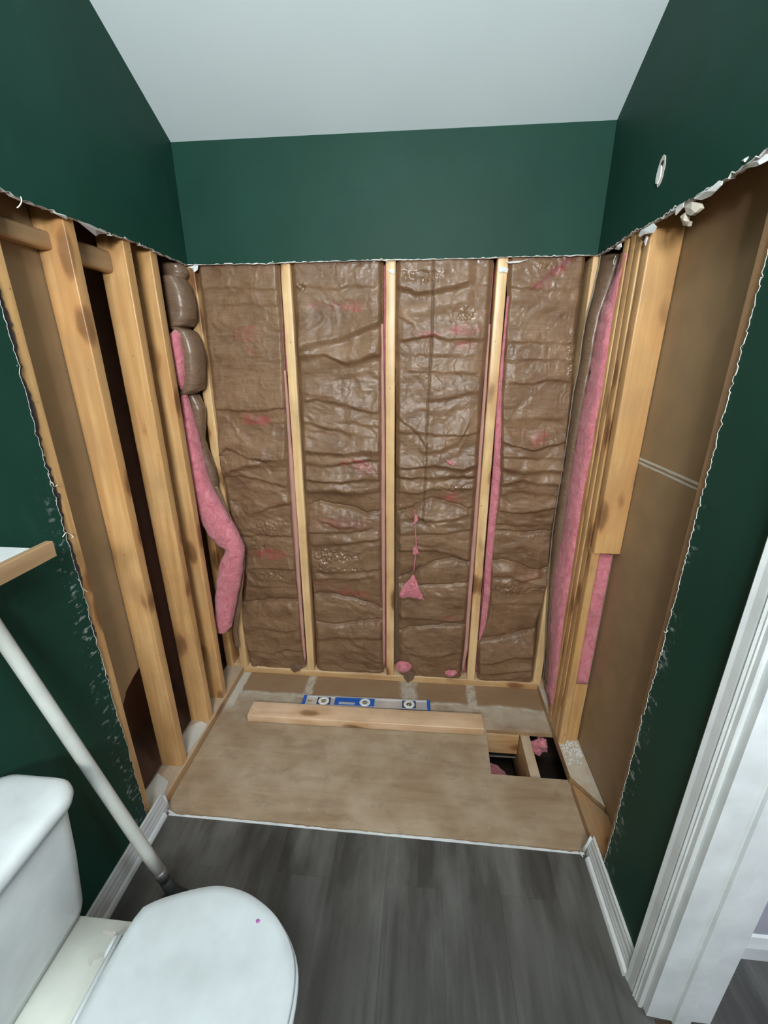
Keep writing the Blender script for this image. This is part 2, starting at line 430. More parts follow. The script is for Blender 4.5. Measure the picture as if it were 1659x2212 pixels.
back_poly = jag((-T, HK), (W + T, HK), seed=23, coarse=.002, amp=.0008) + [(W + T, HK), (W + T, HC + .02), (-T, HC + .02)]
wb = struct(poly_prism('wall_back', back_poly, 1, 0.0, T, [M['green'], M['gyp'], M['paperback']]))
struct(poly_prism('wall_front', [(-T, 0), (W + T, 0), (W + T, ZT), (-T, ZT)], 1, YB, YB - T, [M['green'], M['gyp']]))
bm = bmesh.new()
prof = [(.16, HC - .16 * SL), (YT, ZT), (YB - .02, ZT), (YB - .02, ZT + .03), (YT, ZT + .03), (.16, HC - .16 * SL + .03)]
a_ = [bm.verts.new((-.32, y, z)) for y, z in prof]; b_ = [bm.verts.new((W + .32, y, z)) for y, z in prof]
for i in range(6): bm.faces.new((a_[i], a_[(i + 1) % 6], b_[(i + 1) % 6], b_[i]))
for r_ in (a_, b_): bm.faces.new((r_[0], r_[1], r_[4], r_[5])); bm.faces.new((r_[1], r_[2], r_[3], r_[4]))
bmesh.ops.recalc_face_normals(bm, faces=bm.faces)
struct(link('ceiling', bm, M['ceil']))

# floor: plywood with a cut-out, laminate beyond the cut line
ply = [(-.13, .13), (-.13, -3.4), (W + .1, -3.4), (W + .1, -.484), (1.236, -.484), (1.246, -.262), (W + .1, -.262), (W + .1, .13)]
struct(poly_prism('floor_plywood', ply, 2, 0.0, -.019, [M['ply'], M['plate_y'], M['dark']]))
lam = jag((-.0, -.760), (W, -.764), step=.02, amp=.0006, coarse=.001, seed=31) + [(W, -.764), (W, -.99), (3.3, -.99), (3.3, -3.35), (0, -3.35)]
fl = struct(poly_prism('floor_laminate', lam, 2, 0.010, 0.0005, [M['lam'], M['gyp'], M['dark']]))
e1 = jag((.025, -.757), (W - .02, -.761), step=.012, amp=.0009, coarse=.0016, seed=33)
e2 = [(W - .02, -.7685), (.025, -.7645)]
struct(poly_prism('trim_1', e1 + [(W - .02, -.761)] + e2, 2, .0118, .0098, [M['whitetrim'], M['whitetrim']]))
struct(poly_prism('floor_hall_base', [(W + .1, -.9), (3.4, -.9), (3.4, -3.4), (W + .1, -3.4)], 2, 0.0, -.019, [M['dark'], M['dark']]))

# crawl space seen through the cut-out
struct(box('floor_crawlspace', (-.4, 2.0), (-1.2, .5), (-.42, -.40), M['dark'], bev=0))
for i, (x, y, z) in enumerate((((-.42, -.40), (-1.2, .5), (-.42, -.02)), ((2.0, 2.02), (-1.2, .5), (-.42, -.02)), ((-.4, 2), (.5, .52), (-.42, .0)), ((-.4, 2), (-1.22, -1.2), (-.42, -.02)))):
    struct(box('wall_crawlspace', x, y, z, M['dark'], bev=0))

# outer shells of the stud walls
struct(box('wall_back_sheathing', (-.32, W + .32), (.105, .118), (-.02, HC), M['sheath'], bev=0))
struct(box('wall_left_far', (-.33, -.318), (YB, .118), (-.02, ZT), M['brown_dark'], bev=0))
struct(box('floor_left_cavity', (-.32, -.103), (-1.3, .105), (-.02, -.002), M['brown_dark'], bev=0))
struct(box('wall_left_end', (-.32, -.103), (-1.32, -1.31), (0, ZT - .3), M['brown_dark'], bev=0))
# the next room's drywall seen from behind through the left wall, broken open low down
pl = [(-1.3, 2.45), (-1.3, .04), (-.73, .04)] + jag((-.73, .04), (-.722, .36), seed=41, coarse=.01) + jag((-.722, .36), (-.70, .44), seed=42) + jag((-.70, .44), (-.655, .49), seed=43, coarse=.006) + jag((-.655, .49), (-.592, .515), seed=45, coarse=.006) + [(-.575, .52), (-.575, 2.4)]
struct(poly_prism('wall_left_behind', pl, 0, -.1030, -.1157, [M['paperback'], M['gyp'], M['paperback']]))
pr = [(-1.02, .0), (-.300, .0), (-.300, 2.3), (-1.02, 2.7)]
wrb = struct(poly_prism('wall_right_behind', pr, 0, 1.6270, 1.6400, [M['paperback'], M['gyp'], M['paperback']]))
struct(box('wall_right_far', (1.70, 1.712), (-.30, .118), (-.02, HC), M['brown_dark'], bev=0))
struct(box('wall_right_return', (1.6405, 1.71), (-.312, -.301), (0, 2.4), M['brown_dark'], bev=0))
# taped joint across that drywall
for k_, (za, hh) in enumerate(((1.283, .007), (1.270, .006))):
    j = jag((-.99, za), (-.31, za - .003), step=.02, amp=.0006, coarse=.0008, seed=50 + k_)
    poly_prism('joint_tape', j + [(-.31, za - .003), (-.31, za + hh - .003), (-.99, za + hh)], 0, 1.6262, 1.6270, [M['tape'], M['tape']], wrb)

# ------------------------------------------------------------------ torn paper, plaster and fibres on the cut edges
def flap(px, ax, val, mat, parent, name='torn_paper', th=.0022, seed=0, lean=.006):
    r = random.Random(seed); P = [at(u, v, ax, val) for u, v in px]
    c = sum(P, Vector()) / len(P)
    bm = bmesh.new(); sgn = -1 if (ax == 0 and val > .5) or ax == 1 else 1
    F = []; B_ = []
    for p in P:
        q = p.copy(); q[ax] += sgn * r.uniform(0, lean); F.append(bm.verts.new(q)); q2 = q.copy(); q2[ax] -= sgn * th; B_.append(bm.verts.new(q2))
    cf = c.copy(); cf[ax] += sgn * lean * 1.1; cv = bm.verts.new(cf); cb = cf.copy(); cb[ax] -= sgn * th * 1.5; cbv = bm.verts.new(cb)
    n = len(P)
    for i in range(n):
        bm.faces.new((F[i], F[(i + 1) % n], cv)); bm.faces.new((B_[(i + 1) % n], B_[i], cbv)); bm.faces.new((F[i], B_[i], B_[(i + 1) % n], F[(i + 1) % n]))
    bmesh.ops.recalc_face_normals(bm, faces=bm.faces)
    return link(name, bm, mat, parent)
xr = W + .002
flap([(1499, 428), (1510, 420), (1530, 412), (1546, 400), (1556, 390), (1563, 391), (1562, 400), (1550, 413), (1535, 424), (1515, 432), (1505, 430)], 0, xr, M['white_paper'], wr, seed=1)
flap([(1484, 446), (1500, 436), (1510, 440), (1514, 450), (1507, 459), (1497, 466), (1486, 462)], 0, xr, M['plaster'], wr, 'plaster_chunk', .008, 2)
flap([(1470, 468), (1484, 458), (1486, 470), (1483, 478), (1492, 479), (1486, 489), (1475, 487)], 0, xr, M['plaster'], wr, 'plaster_chunk', .008, 3)
flap([(1380, 509), (1384, 498), (1400, 490), (1411, 482), (1418, 490), (1412, 503), (1398, 505), (1386, 512)], 0, xr, M['white_paper'], wr, seed=4)
flap([(1393, 523), (1400, 510), (1403, 512), (1398, 530)], 0, xr + .004, M['white_paper'], wr, seed=5)
flap([(1331, 538), (1337, 530), (1343, 525), (1343, 533), (1336, 540)], 0, xr, M['white_paper'], wr, seed=6)
flap([(1455, 455), (1464, 447), (1479, 438), (1476, 447), (1462, 465), (1460, 459)], 0, xr, M['gyp'], wr, seed=7)
flap([(1614, 362), (1630, 350), (1645, 345), (1659, 333), (1672, 330), (1664, 345), (1648, 356), (1630, 361)], 0, xr, M['white_paper'], wr, seed=8)
flap([(1603, 347), (1610, 342), (1617, 338), (1611, 350)], 0, W - .001, M['white_paper'], wr, seed=9, lean=.003)
flap([(1408, 480), (1430, 468), (1450, 458), (1470, 447), (1500, 428), (1530, 408), (1545, 398), (1540, 408), (1490, 442), (1440, 470), (1412, 484)], 0, xr + .003, M['torn'], wr, seed=10, lean=.003)
flap([(1560, 385), (1600, 358), (1640, 335), (1662, 322), (1665, 338), (1640, 350), (1600, 372), (1575, 388)], 0, xr + .003, M['torn'], wr, seed=11, lean=.003)
flap([(110, 455), (125, 462), (140, 466), (145, 474), (134, 469), (118, 462)], 0, -.002, M['white_paper'], wl, seed=12)
flap([(165, 476), (190, 484), (222, 500), (228, 505), (215, 505), (207, 510), (195, 500), (180, 488)], 0, -.002, M['torn'], wl, seed=13)
flap([(0, 404), (30, 418), (80, 440), (125, 450), (100, 453), (60, 441), (20, 425)], 0, -.004, M['torn'], wl, seed=14, lean=.003)
flap([(408, 578), (420, 573), (429, 574), (427, 583), (421, 589), (416, 582)], 1, .004, M['white_paper'], wb, seed=15)
flap([(398, 573), (402, 572), (401, 579)], 1, .004, M['white_paper'], wb, seed=16)
flap([(838, 584), (845, 581), (853, 583), (851, 592), (843, 590)], 1, .010, M['white_paper'], wb, seed=17, lean=.003)
flap([(1076, 578), (1088, 576), (1098, 580), (1096, 590), (1086, 587), (1079, 590)], 1, .010, M['white_paper'], wb, seed=18, lean=.003)
flap([(1092, 566), (1130, 563), (1142, 560), (1120, 568), (1100, 569)], 1, .004, M['white_paper'], wb, seed=19, lean=.002)
def curl(px, ax, val, parent, r=.0009, off=.004):
    pts = []
    for i, (u, v) in enumerate(px):
        p = at(u, v, ax, val); p[ax] += (off if ax == 0 and val < .5 else -off) * math.sin(i * 1.3 + .5); pts.append(p)
    # smooth
    for _ in range(2):
        q = [pts[0]]
        for a, b in zip(pts, pts[1:]): q += [a * .75 + b * .25, a * .25 + b * .75]
        pts = q + [pts[-1]]
    return tube('paper_fibre', pts, r, M['thread'], parent, 6)
curl([(134, 1160), (137, 1153), (143, 1150), (153, 1153), (159, 1158), (157, 1163), (152, 1161)], 0, .002, wl, .0013)
curl([(167, 1251), (171, 1256), (175, 1266), (183, 1273), (190, 1278)], 0, .002, wl, .001)
curl([(107, 1040), (112, 1044), (115, 1050), (122, 1051), (126, 1048)], 0, .002, wl, .0012)
curl([(43, 425), (44, 435), (42, 445), (40, 449)], 0, .002, wl, .0013)
curl([(1332, 552), (1328, 562), (1326, 572)], 0, W - .002, wr, .001)
curl([(1436, 1364), (1441, 1368), (1443, 1362)], 0, W - .002, wr, .001)
curl([(820, 564), (824, 556), (830, 566), (836, 557)], 1, -.002, wb, .0008)
curl([(588, 571), (589, 562), (592, 571)], 1, -.002, wb, .0008)
curl([(820, 560), (829, 562), (838, 566)], 1, -.002, wb, .0008)
for sd, (yy, zlo, zhi, xw, wp) in enumerate(((YR, .35, 1.9, W, wr), (YL, .3, 1.6, 0.0, wl))):
    r = random.Random(90 + sd)
    for i in range(26):
        z = r.uniform(zlo, zhi); l_ = r.uniform(.003, .012); s_ = r.choice((-1, 1))
        y0 = yy + .016 * (1 - z / HK) + r.uniform(0, .004)
        x0 = xw + (.002 if sd == 0 else -.002)
        bm = bmesh.new()
        vs = [bm.verts.new((x0 + dx, y0 + dy, z + dz)) for dx, dy, dz in ((0, -.003, 0), (0, .001 + l_ * .5, l_ * .3), (0, .001, l_ * 1.3), (.003 * (1 if sd else -1), -.001, l_ * .6))]
        bm.faces.new((vs[0], vs[1], vs[3])); bm.faces.new((vs[1], vs[2], vs[3])); bm.faces.new((vs[0], vs[3], vs[2])); bm.faces.new((vs[0], vs[2], vs[1]))
        link('gypsum_crumb', bm, M['gyp'], wp)

def rim(pts, ax, val, parent, w0, seed, prob=.7, name='chipped_edge'):
    # chipped paint exposing gypsum along a cut, proud of the face by a hair
    r = random.Random(seed); bm = bmesh.new(); a, b = [i for i in range(3) if i != ax]
    sg = 1 if (ax == 0 and val < .5) else -1; prev = None; wd = 0
    def V(p, off, h):
        c = [0, 0, 0]; c[a], c[b], c[ax] = p[0] + off[0], p[1] + off[1], val + sg * h; return bm.verts.new(c)
    for i, p in enumerate(pts):
        q = pts[min(i + 1, len(pts) - 1)]; o_ = pts[max(i - 1, 0)]
        d = (q[0] - o_[0], q[1] - o_[1]); L = math.hypot(*d) or 1; n = (-d[1] / L, d[0] / L)
        tgt = w0 * (r.uniform(.3, 1.6) if r.random() < prob else .05); wd = tgt * .7 + wd * .3
        cur = (V(p, (-n[0] * .0004, -n[1] * .0004), .0002), V(p, (n[0] * wd * .4, n[1] * wd * .4), .0011), V(p, (n[0] * wd, n[1] * wd), .0002))
        if prev:
            for k in (0, 1): bm.faces.new((prev[k], prev[k + 1], cur[k + 1], cur[k]))
        prev = cur
    bmesh.ops.recalc_face_normals(bm, faces=bm.faces)
    return link(name, bm, M['gyp'], parent)
def seg_pts(poly, a, b):
    return [p for p in poly if a[0] <= p[0] <= b[0] and a[1] <= p[1] <= b[1]]
rv = [p for p in right_poly if -.89 < p[0] < -.83 and 0.02 < p[1] < 1.93]
rim([(p[0], p[1]) for p in rv][::-1], 0, W, wr, .0030, 1, .33)
lvp = [p for p in left_poly if -.87 < p[0] < -.81 and 0.02 < p[1] < 1.93]
rim(lvp[::-1], 0, 0.0, wl, .0011, 2, .2)
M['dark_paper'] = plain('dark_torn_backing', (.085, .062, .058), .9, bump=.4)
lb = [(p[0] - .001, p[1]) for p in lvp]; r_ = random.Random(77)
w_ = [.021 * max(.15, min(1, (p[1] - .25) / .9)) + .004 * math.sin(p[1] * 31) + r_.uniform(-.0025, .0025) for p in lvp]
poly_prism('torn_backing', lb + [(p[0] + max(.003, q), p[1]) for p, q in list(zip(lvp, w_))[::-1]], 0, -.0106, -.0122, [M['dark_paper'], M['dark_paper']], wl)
rt = [p for p in right_poly if p[0] > -.85 and 1.9 < p[1] < 1.96]
rim(rt[::-1], 0, W, wr, .0022, 3, .6)
lt = [p for p in left_poly if p[0] > -.84 and 1.9 < p[1] < 1.96]
rim(lt[::-1], 0, 0.0, wl, .0013, 4, .4)
bt = [p for p in back_poly if p[1] < 1.96]
rim(bt, 1, 0.0, wb, .0026, 5, .8)

# patched fixture hole high on the right wall
hc = Vector((W, -.3845, 2.052))
def hole_ring(r0, ry, rz, seed, off):
    r = random.Random(seed); return [(hc.y + off[0] + ry * r0 * math.cos(a) * r.uniform(.88, 1.1), hc.z + off[1] + rz * r0 * math.sin(a) * r.uniform(.88, 1.1)) for a in [i * 2 * math.pi / 22 for i in range(22)]]
pt = poly_prism('wall_patch', hole_ring(1, .019, .034, 3, (0, 0)), 0, W - .0016, W - .0002, [M['tape'], M['tape']]); 
tag(pt, 'small oval patch of broken plaster with a screw hole high on the green right wall', 'patch')
poly_prism('plaster_blob', hole_ring(1, .012, .020, 4, (.004, -.008)), 0, W - .004, W - .0016, [M['white_paper'], M['white_paper']], pt)
poly_prism('screw_hole', hole_ring(1, .007, .007, 5, (-.004, .014)), 0, W - .0022, W - .0016, [M['black'], M['black']], pt)

# ------------------------------------------------------------------ framing
SZ = 2.24
G = 'wall studs'
def stud(x, y, z, label, seed, shift=(0, 0), mat=None, grp=None):
    return tag(timber('wall_stud', x, y, z, mat or M['stud'], 2, None, seed, top_shift=shift), label, 'stud', grp)
LX = (-.1016, -.0127)
GL, GB, GR = 'studs of the left wall', 'studs of the back wall', 'studs of the right wall'
stud(LX, (-.829, -.791), (.038, 2.6), 'pine stud of the left wall half covered by the cut edge of the green drywall', 1, grp=GL)
stud(LX, (-.590, -.552), (.038, 2.5), 'knotty pine stud standing alone in the left wall beside the broken drywall hole', 2, grp=GL)
stud(LX, (-.360, -.322), (.038, 2.4), 'pine stud with shiny knots in the left wall, just past the dark cavity', 3, grp=GL)
stud(LX, (-.220, -.180), (.038, SZ), 'last pine stud of the left wall, touching the hanging pink insulation', 4, grp=GL)
stud((-.0215, .0175), (.0127, .1016), (.038, 2.2), 'leftmost stud of the back wall, partly behind the bulging pink batt', 5, mat=M['stud_pale'], grp=GB)
stud((-.1016, -.0635), (.0127, .1016), (.038, 2.2), 'corner stud set back behind the hanging pink batt, seen near the floor', 6, grp=GB)
stud((.345, .383), (.0127, .1016), (.038, 2.2), 'back wall stud between the first and second brown insulation bays', 7, (.018, 0), mat=M['stud_pale'], grp=GB)
stud((.766, .804), (.0127, .1016), (.038, 2.2), 'middle stud of the back wall above the pink tuft on the plate', 8, (.000, 0), mat=M['stud_pale'], grp=GB)
stud((1.182, 1.221), (.0127, .1016), (.038, 2.2), 'back wall stud between the third and fourth brown insulation bays', 9, (-.006, 0), mat=M['stud_pale'], grp=GB)
stud((1.514, 1.553), (.0127, .1016), (.038, 2.2), 'rightmost stud of the back wall, seen beside the folded film edge', 10, mat=M['stud_pale'], grp=GB)
RX = (W + T, W + T + .0889)
stud(RX, (-.217, -.180), (.038, SZ), 'thin looking stud of the right wall, right beside the pink insulation strip', 11, grp=GR)
stud(RX, (-.262, -.224), (.038, SZ), 'second stud of the tight cluster in the right wall, beyond the dark crack', 12, grp=GR)
stud(RX, (-.304, -.266), (.038, SZ), 'third stud of the tight cluster in the right wall, nearest the wide short board', 13, grp=GR)
stud(RX, (-.362, -.324), (.942, 2.42), 'wide bright board nailed to the right wall studs, cut off above the floor', 14, grp=GR)
stud((W + T, W + T + .028), (-.345, -.307), (.038, .9405), 'narrow stud under the wide short board of the right wall', 15, grp=GR)
tag(timber('wood_block', (W + T + .030, W + T + .085), (-.325, -.307), (.038, .34), M['stud'], 2, None, 17), 'orange wood block beside the foot of the narrow right stud', 'block')
stud(RX, (-.853, -.815), (.038, 2.6), 'stud of the right wall beside the ragged edge of the lower green drywall', 16, mat=M['stud_shaded'], grp=GR)
stud((-.215, -.125), (-.452, -.414), (.0, 2.3), 'dim stud standing deep in the dark cavity of the left wall', 18, mat=M['stud'], grp=GL)
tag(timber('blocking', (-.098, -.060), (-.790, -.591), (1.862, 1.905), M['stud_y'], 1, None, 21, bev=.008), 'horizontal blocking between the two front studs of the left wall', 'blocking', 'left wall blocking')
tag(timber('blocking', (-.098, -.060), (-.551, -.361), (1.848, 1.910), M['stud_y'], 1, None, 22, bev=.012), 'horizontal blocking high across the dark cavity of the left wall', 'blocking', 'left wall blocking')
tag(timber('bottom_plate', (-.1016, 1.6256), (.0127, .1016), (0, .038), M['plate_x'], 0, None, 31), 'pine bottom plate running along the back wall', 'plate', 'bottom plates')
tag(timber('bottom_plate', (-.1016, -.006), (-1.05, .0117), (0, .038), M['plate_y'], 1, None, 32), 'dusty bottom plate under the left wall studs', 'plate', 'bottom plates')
pa = [(1.537, .0117), (1.537, -.500), (1.6256, -.615), (1.6256, .0117)]
tag(poly_prism('bottom_plate', pa, 2, .038, 0, [M['plate_dusty'], M['plate_dusty']]), 'right wall bottom plate covered with white plaster dust, behind the diagonal cut', 'plate', 'bottom plates')
pb = [(1.537, -.527), (1.537, -1.06), (1.6256, -1.06), (1.6256, -.642)]
tag(poly_prism('bottom_plate', pb, 2, .034, 0, [M['stud_y'], M['stud_y']]), 'brown front piece of the right wall bottom plate, before the diagonal cut', 'plate', 'bottom plates')
# plaster crumbs on the right plate
r = random.Random(5)
bm = bmesh.new()
for i in range(170):
    y = -.33 - abs(r.gauss(0, .055)); x = r.uniform(1.545, 1.618); s_ = r.uniform(.0015, .0055)
    if y < -.60: continue
    v = bmesh.ops.create_icosphere(bm, subdivisions=1, radius=s_)['verts']
    for q in v: q.co = Vector((q.co.x * r.uniform(.7, 1.3), q.co.y * r.uniform(.7, 1.4), q.co.z * .6)) + Vector((x, y, .038 + s_ * .4))
tag(link('plaster_rubble', bm, M['gyp']), 'white plaster crumbs scattered on the right wall bottom plate', 'rubble', kind='stuff')
flp = [(-.094, -.63), (-.03, -.66), (-.014, -.72), (-.012, -.80), (-.05, -.83), (-.098, -.78)]
tag(poly_prism('plaster_scrap', flp, 2, .043, .0385, [M['tape'], M['gyp']]), 'pale torn plaster scrap lying on the left bottom plate by the baseboard end', 'scrap', 'scraps on the left plate')
flp = [(-.094, -.50), (-.03, -.53), (-.014, -.46), (-.012, -.38), (-.05, -.365), (-.09, -.40)]
tag(poly_prism('plaster_scrap', flp, 2, .041, .0385, [M['tape'], M['gyp']]), 'pale dusty scrap on the left bottom plate between two studs', 'scrap', 'scraps on the left plate')

# joists in the floor opening
tag(timber('floor_joist', (.95, 1.395), (-.262, -.224), (-.135, -.0195), M['stud_x'], 0, None, 41), 'knotty joist face at the far side of the floor opening', 'joist', 'joists in the floor opening')
tag(timber('floor_joist', (1.398, 1.440), (-.80, -.20), (-.24, -.0195), M['joist_y'], 1, None, 42), 'joist crossing the floor opening with a dusty top', 'joist', 'joists in the floor opening')
tag(box('metal_strip', (.98, 1.39), (-.272, -.264), (-.150, -.145), M['metal'], bev=.001), 'thin grey strip below the joist in the floor opening', 'strip')
def fuzzy(name, cx, sz, label, seed, grp=None, rough=.02):
    bm = bmesh.new(); bmesh.ops.create_icosphere(bm, subdivisions=4, radius=1)
    r_ = np.random.RandomState(seed)
    k = r_.uniform(-3, 3, (6, 3)); ph = r_.uniform(0, 6, 6)
    for v in bm.verts:
        d = v.co.normalized(); f = 1 + .22 * sum(math.sin(k[i] @ np.array(d) * 1.6 + ph[i]) for i in range(6)) / 2
        v.co = Vector((d.x * sz[0] * f, d.y * sz[1] * f, d.z * sz[2] * f)) + Vector(cx)
    o = link(name, bm, M['pink'], None, True)
    tx = bpy.data.textures.new('clouds', 'CLOUDS'); tx.noise_scale = .012; tx.noise_depth = 4
    d = o.modifiers.new('d', 'DISPLACE'); d.texture = tx; d.strength = rough; d.texture_coords = 'GLOBAL'
    return tag(o, label, 'insulation', grp)
fuzzy('insulation_tuft', (1.49, -.262, -.075), (.035, .03, .045), 'pink insulation tuft poking up behind the joist in the floor opening', 1)
fuzzy('insulation_tuft', (1.27, -.42, -.20), (.11, .13, .05), 'pink insulation lying deep in the left half of the floor opening', 2)

# ------------------------------------------------------------------ back wall insulation
def px_folds(lst):
    out = []
    for amp, pts in lst:
        if amp >= .020 and pts[0][1] > 1090: amp = -amp * .85
        q = [at(u, v, 1, .02) for u, v in pts]
        out.append((amp, np.array([(p.x, p.z) for p in q])))
    return out
RED = {
    1: [((535, 720), (34, 16), .30), ((550, 905), (32, 12), .8), ((568, 912), (14, 9), .6), ((582, 1196), (34, 12), .85), ((540, 745), (15, 24), .25)],
    2: [((680, 658), (14, 8), .7), ((720, 662), (10, 8), .5), ((765, 662), (26, 14), .5), ((765, 998), (30, 9), .75), ((792, 1010), (16, 12), .6), ((760, 1282), (40, 10), .5), ((720, 1262), (50, 8), .4), ((740, 1130), (60, 12), .3)],
    3: [((1000, 712), (32, 12), .75), ((925, 722), (30, 7), .55), ((1005, 745), (22, 8), .5), ((978, 1073), (22, 10), .75), ((970, 1335), (22, 6), .4)],
    4: [((1205, 585), (16, 10), .7), ((1170, 616), (18, 7), .5), ((1163, 945), (16, 18), .55), ((1130, 940), (14, 10), .4), ((1140, 1240), (30, 10), .25)],
}
STREAK = {4: [((1145, 627), (1230, 558), .012)]}
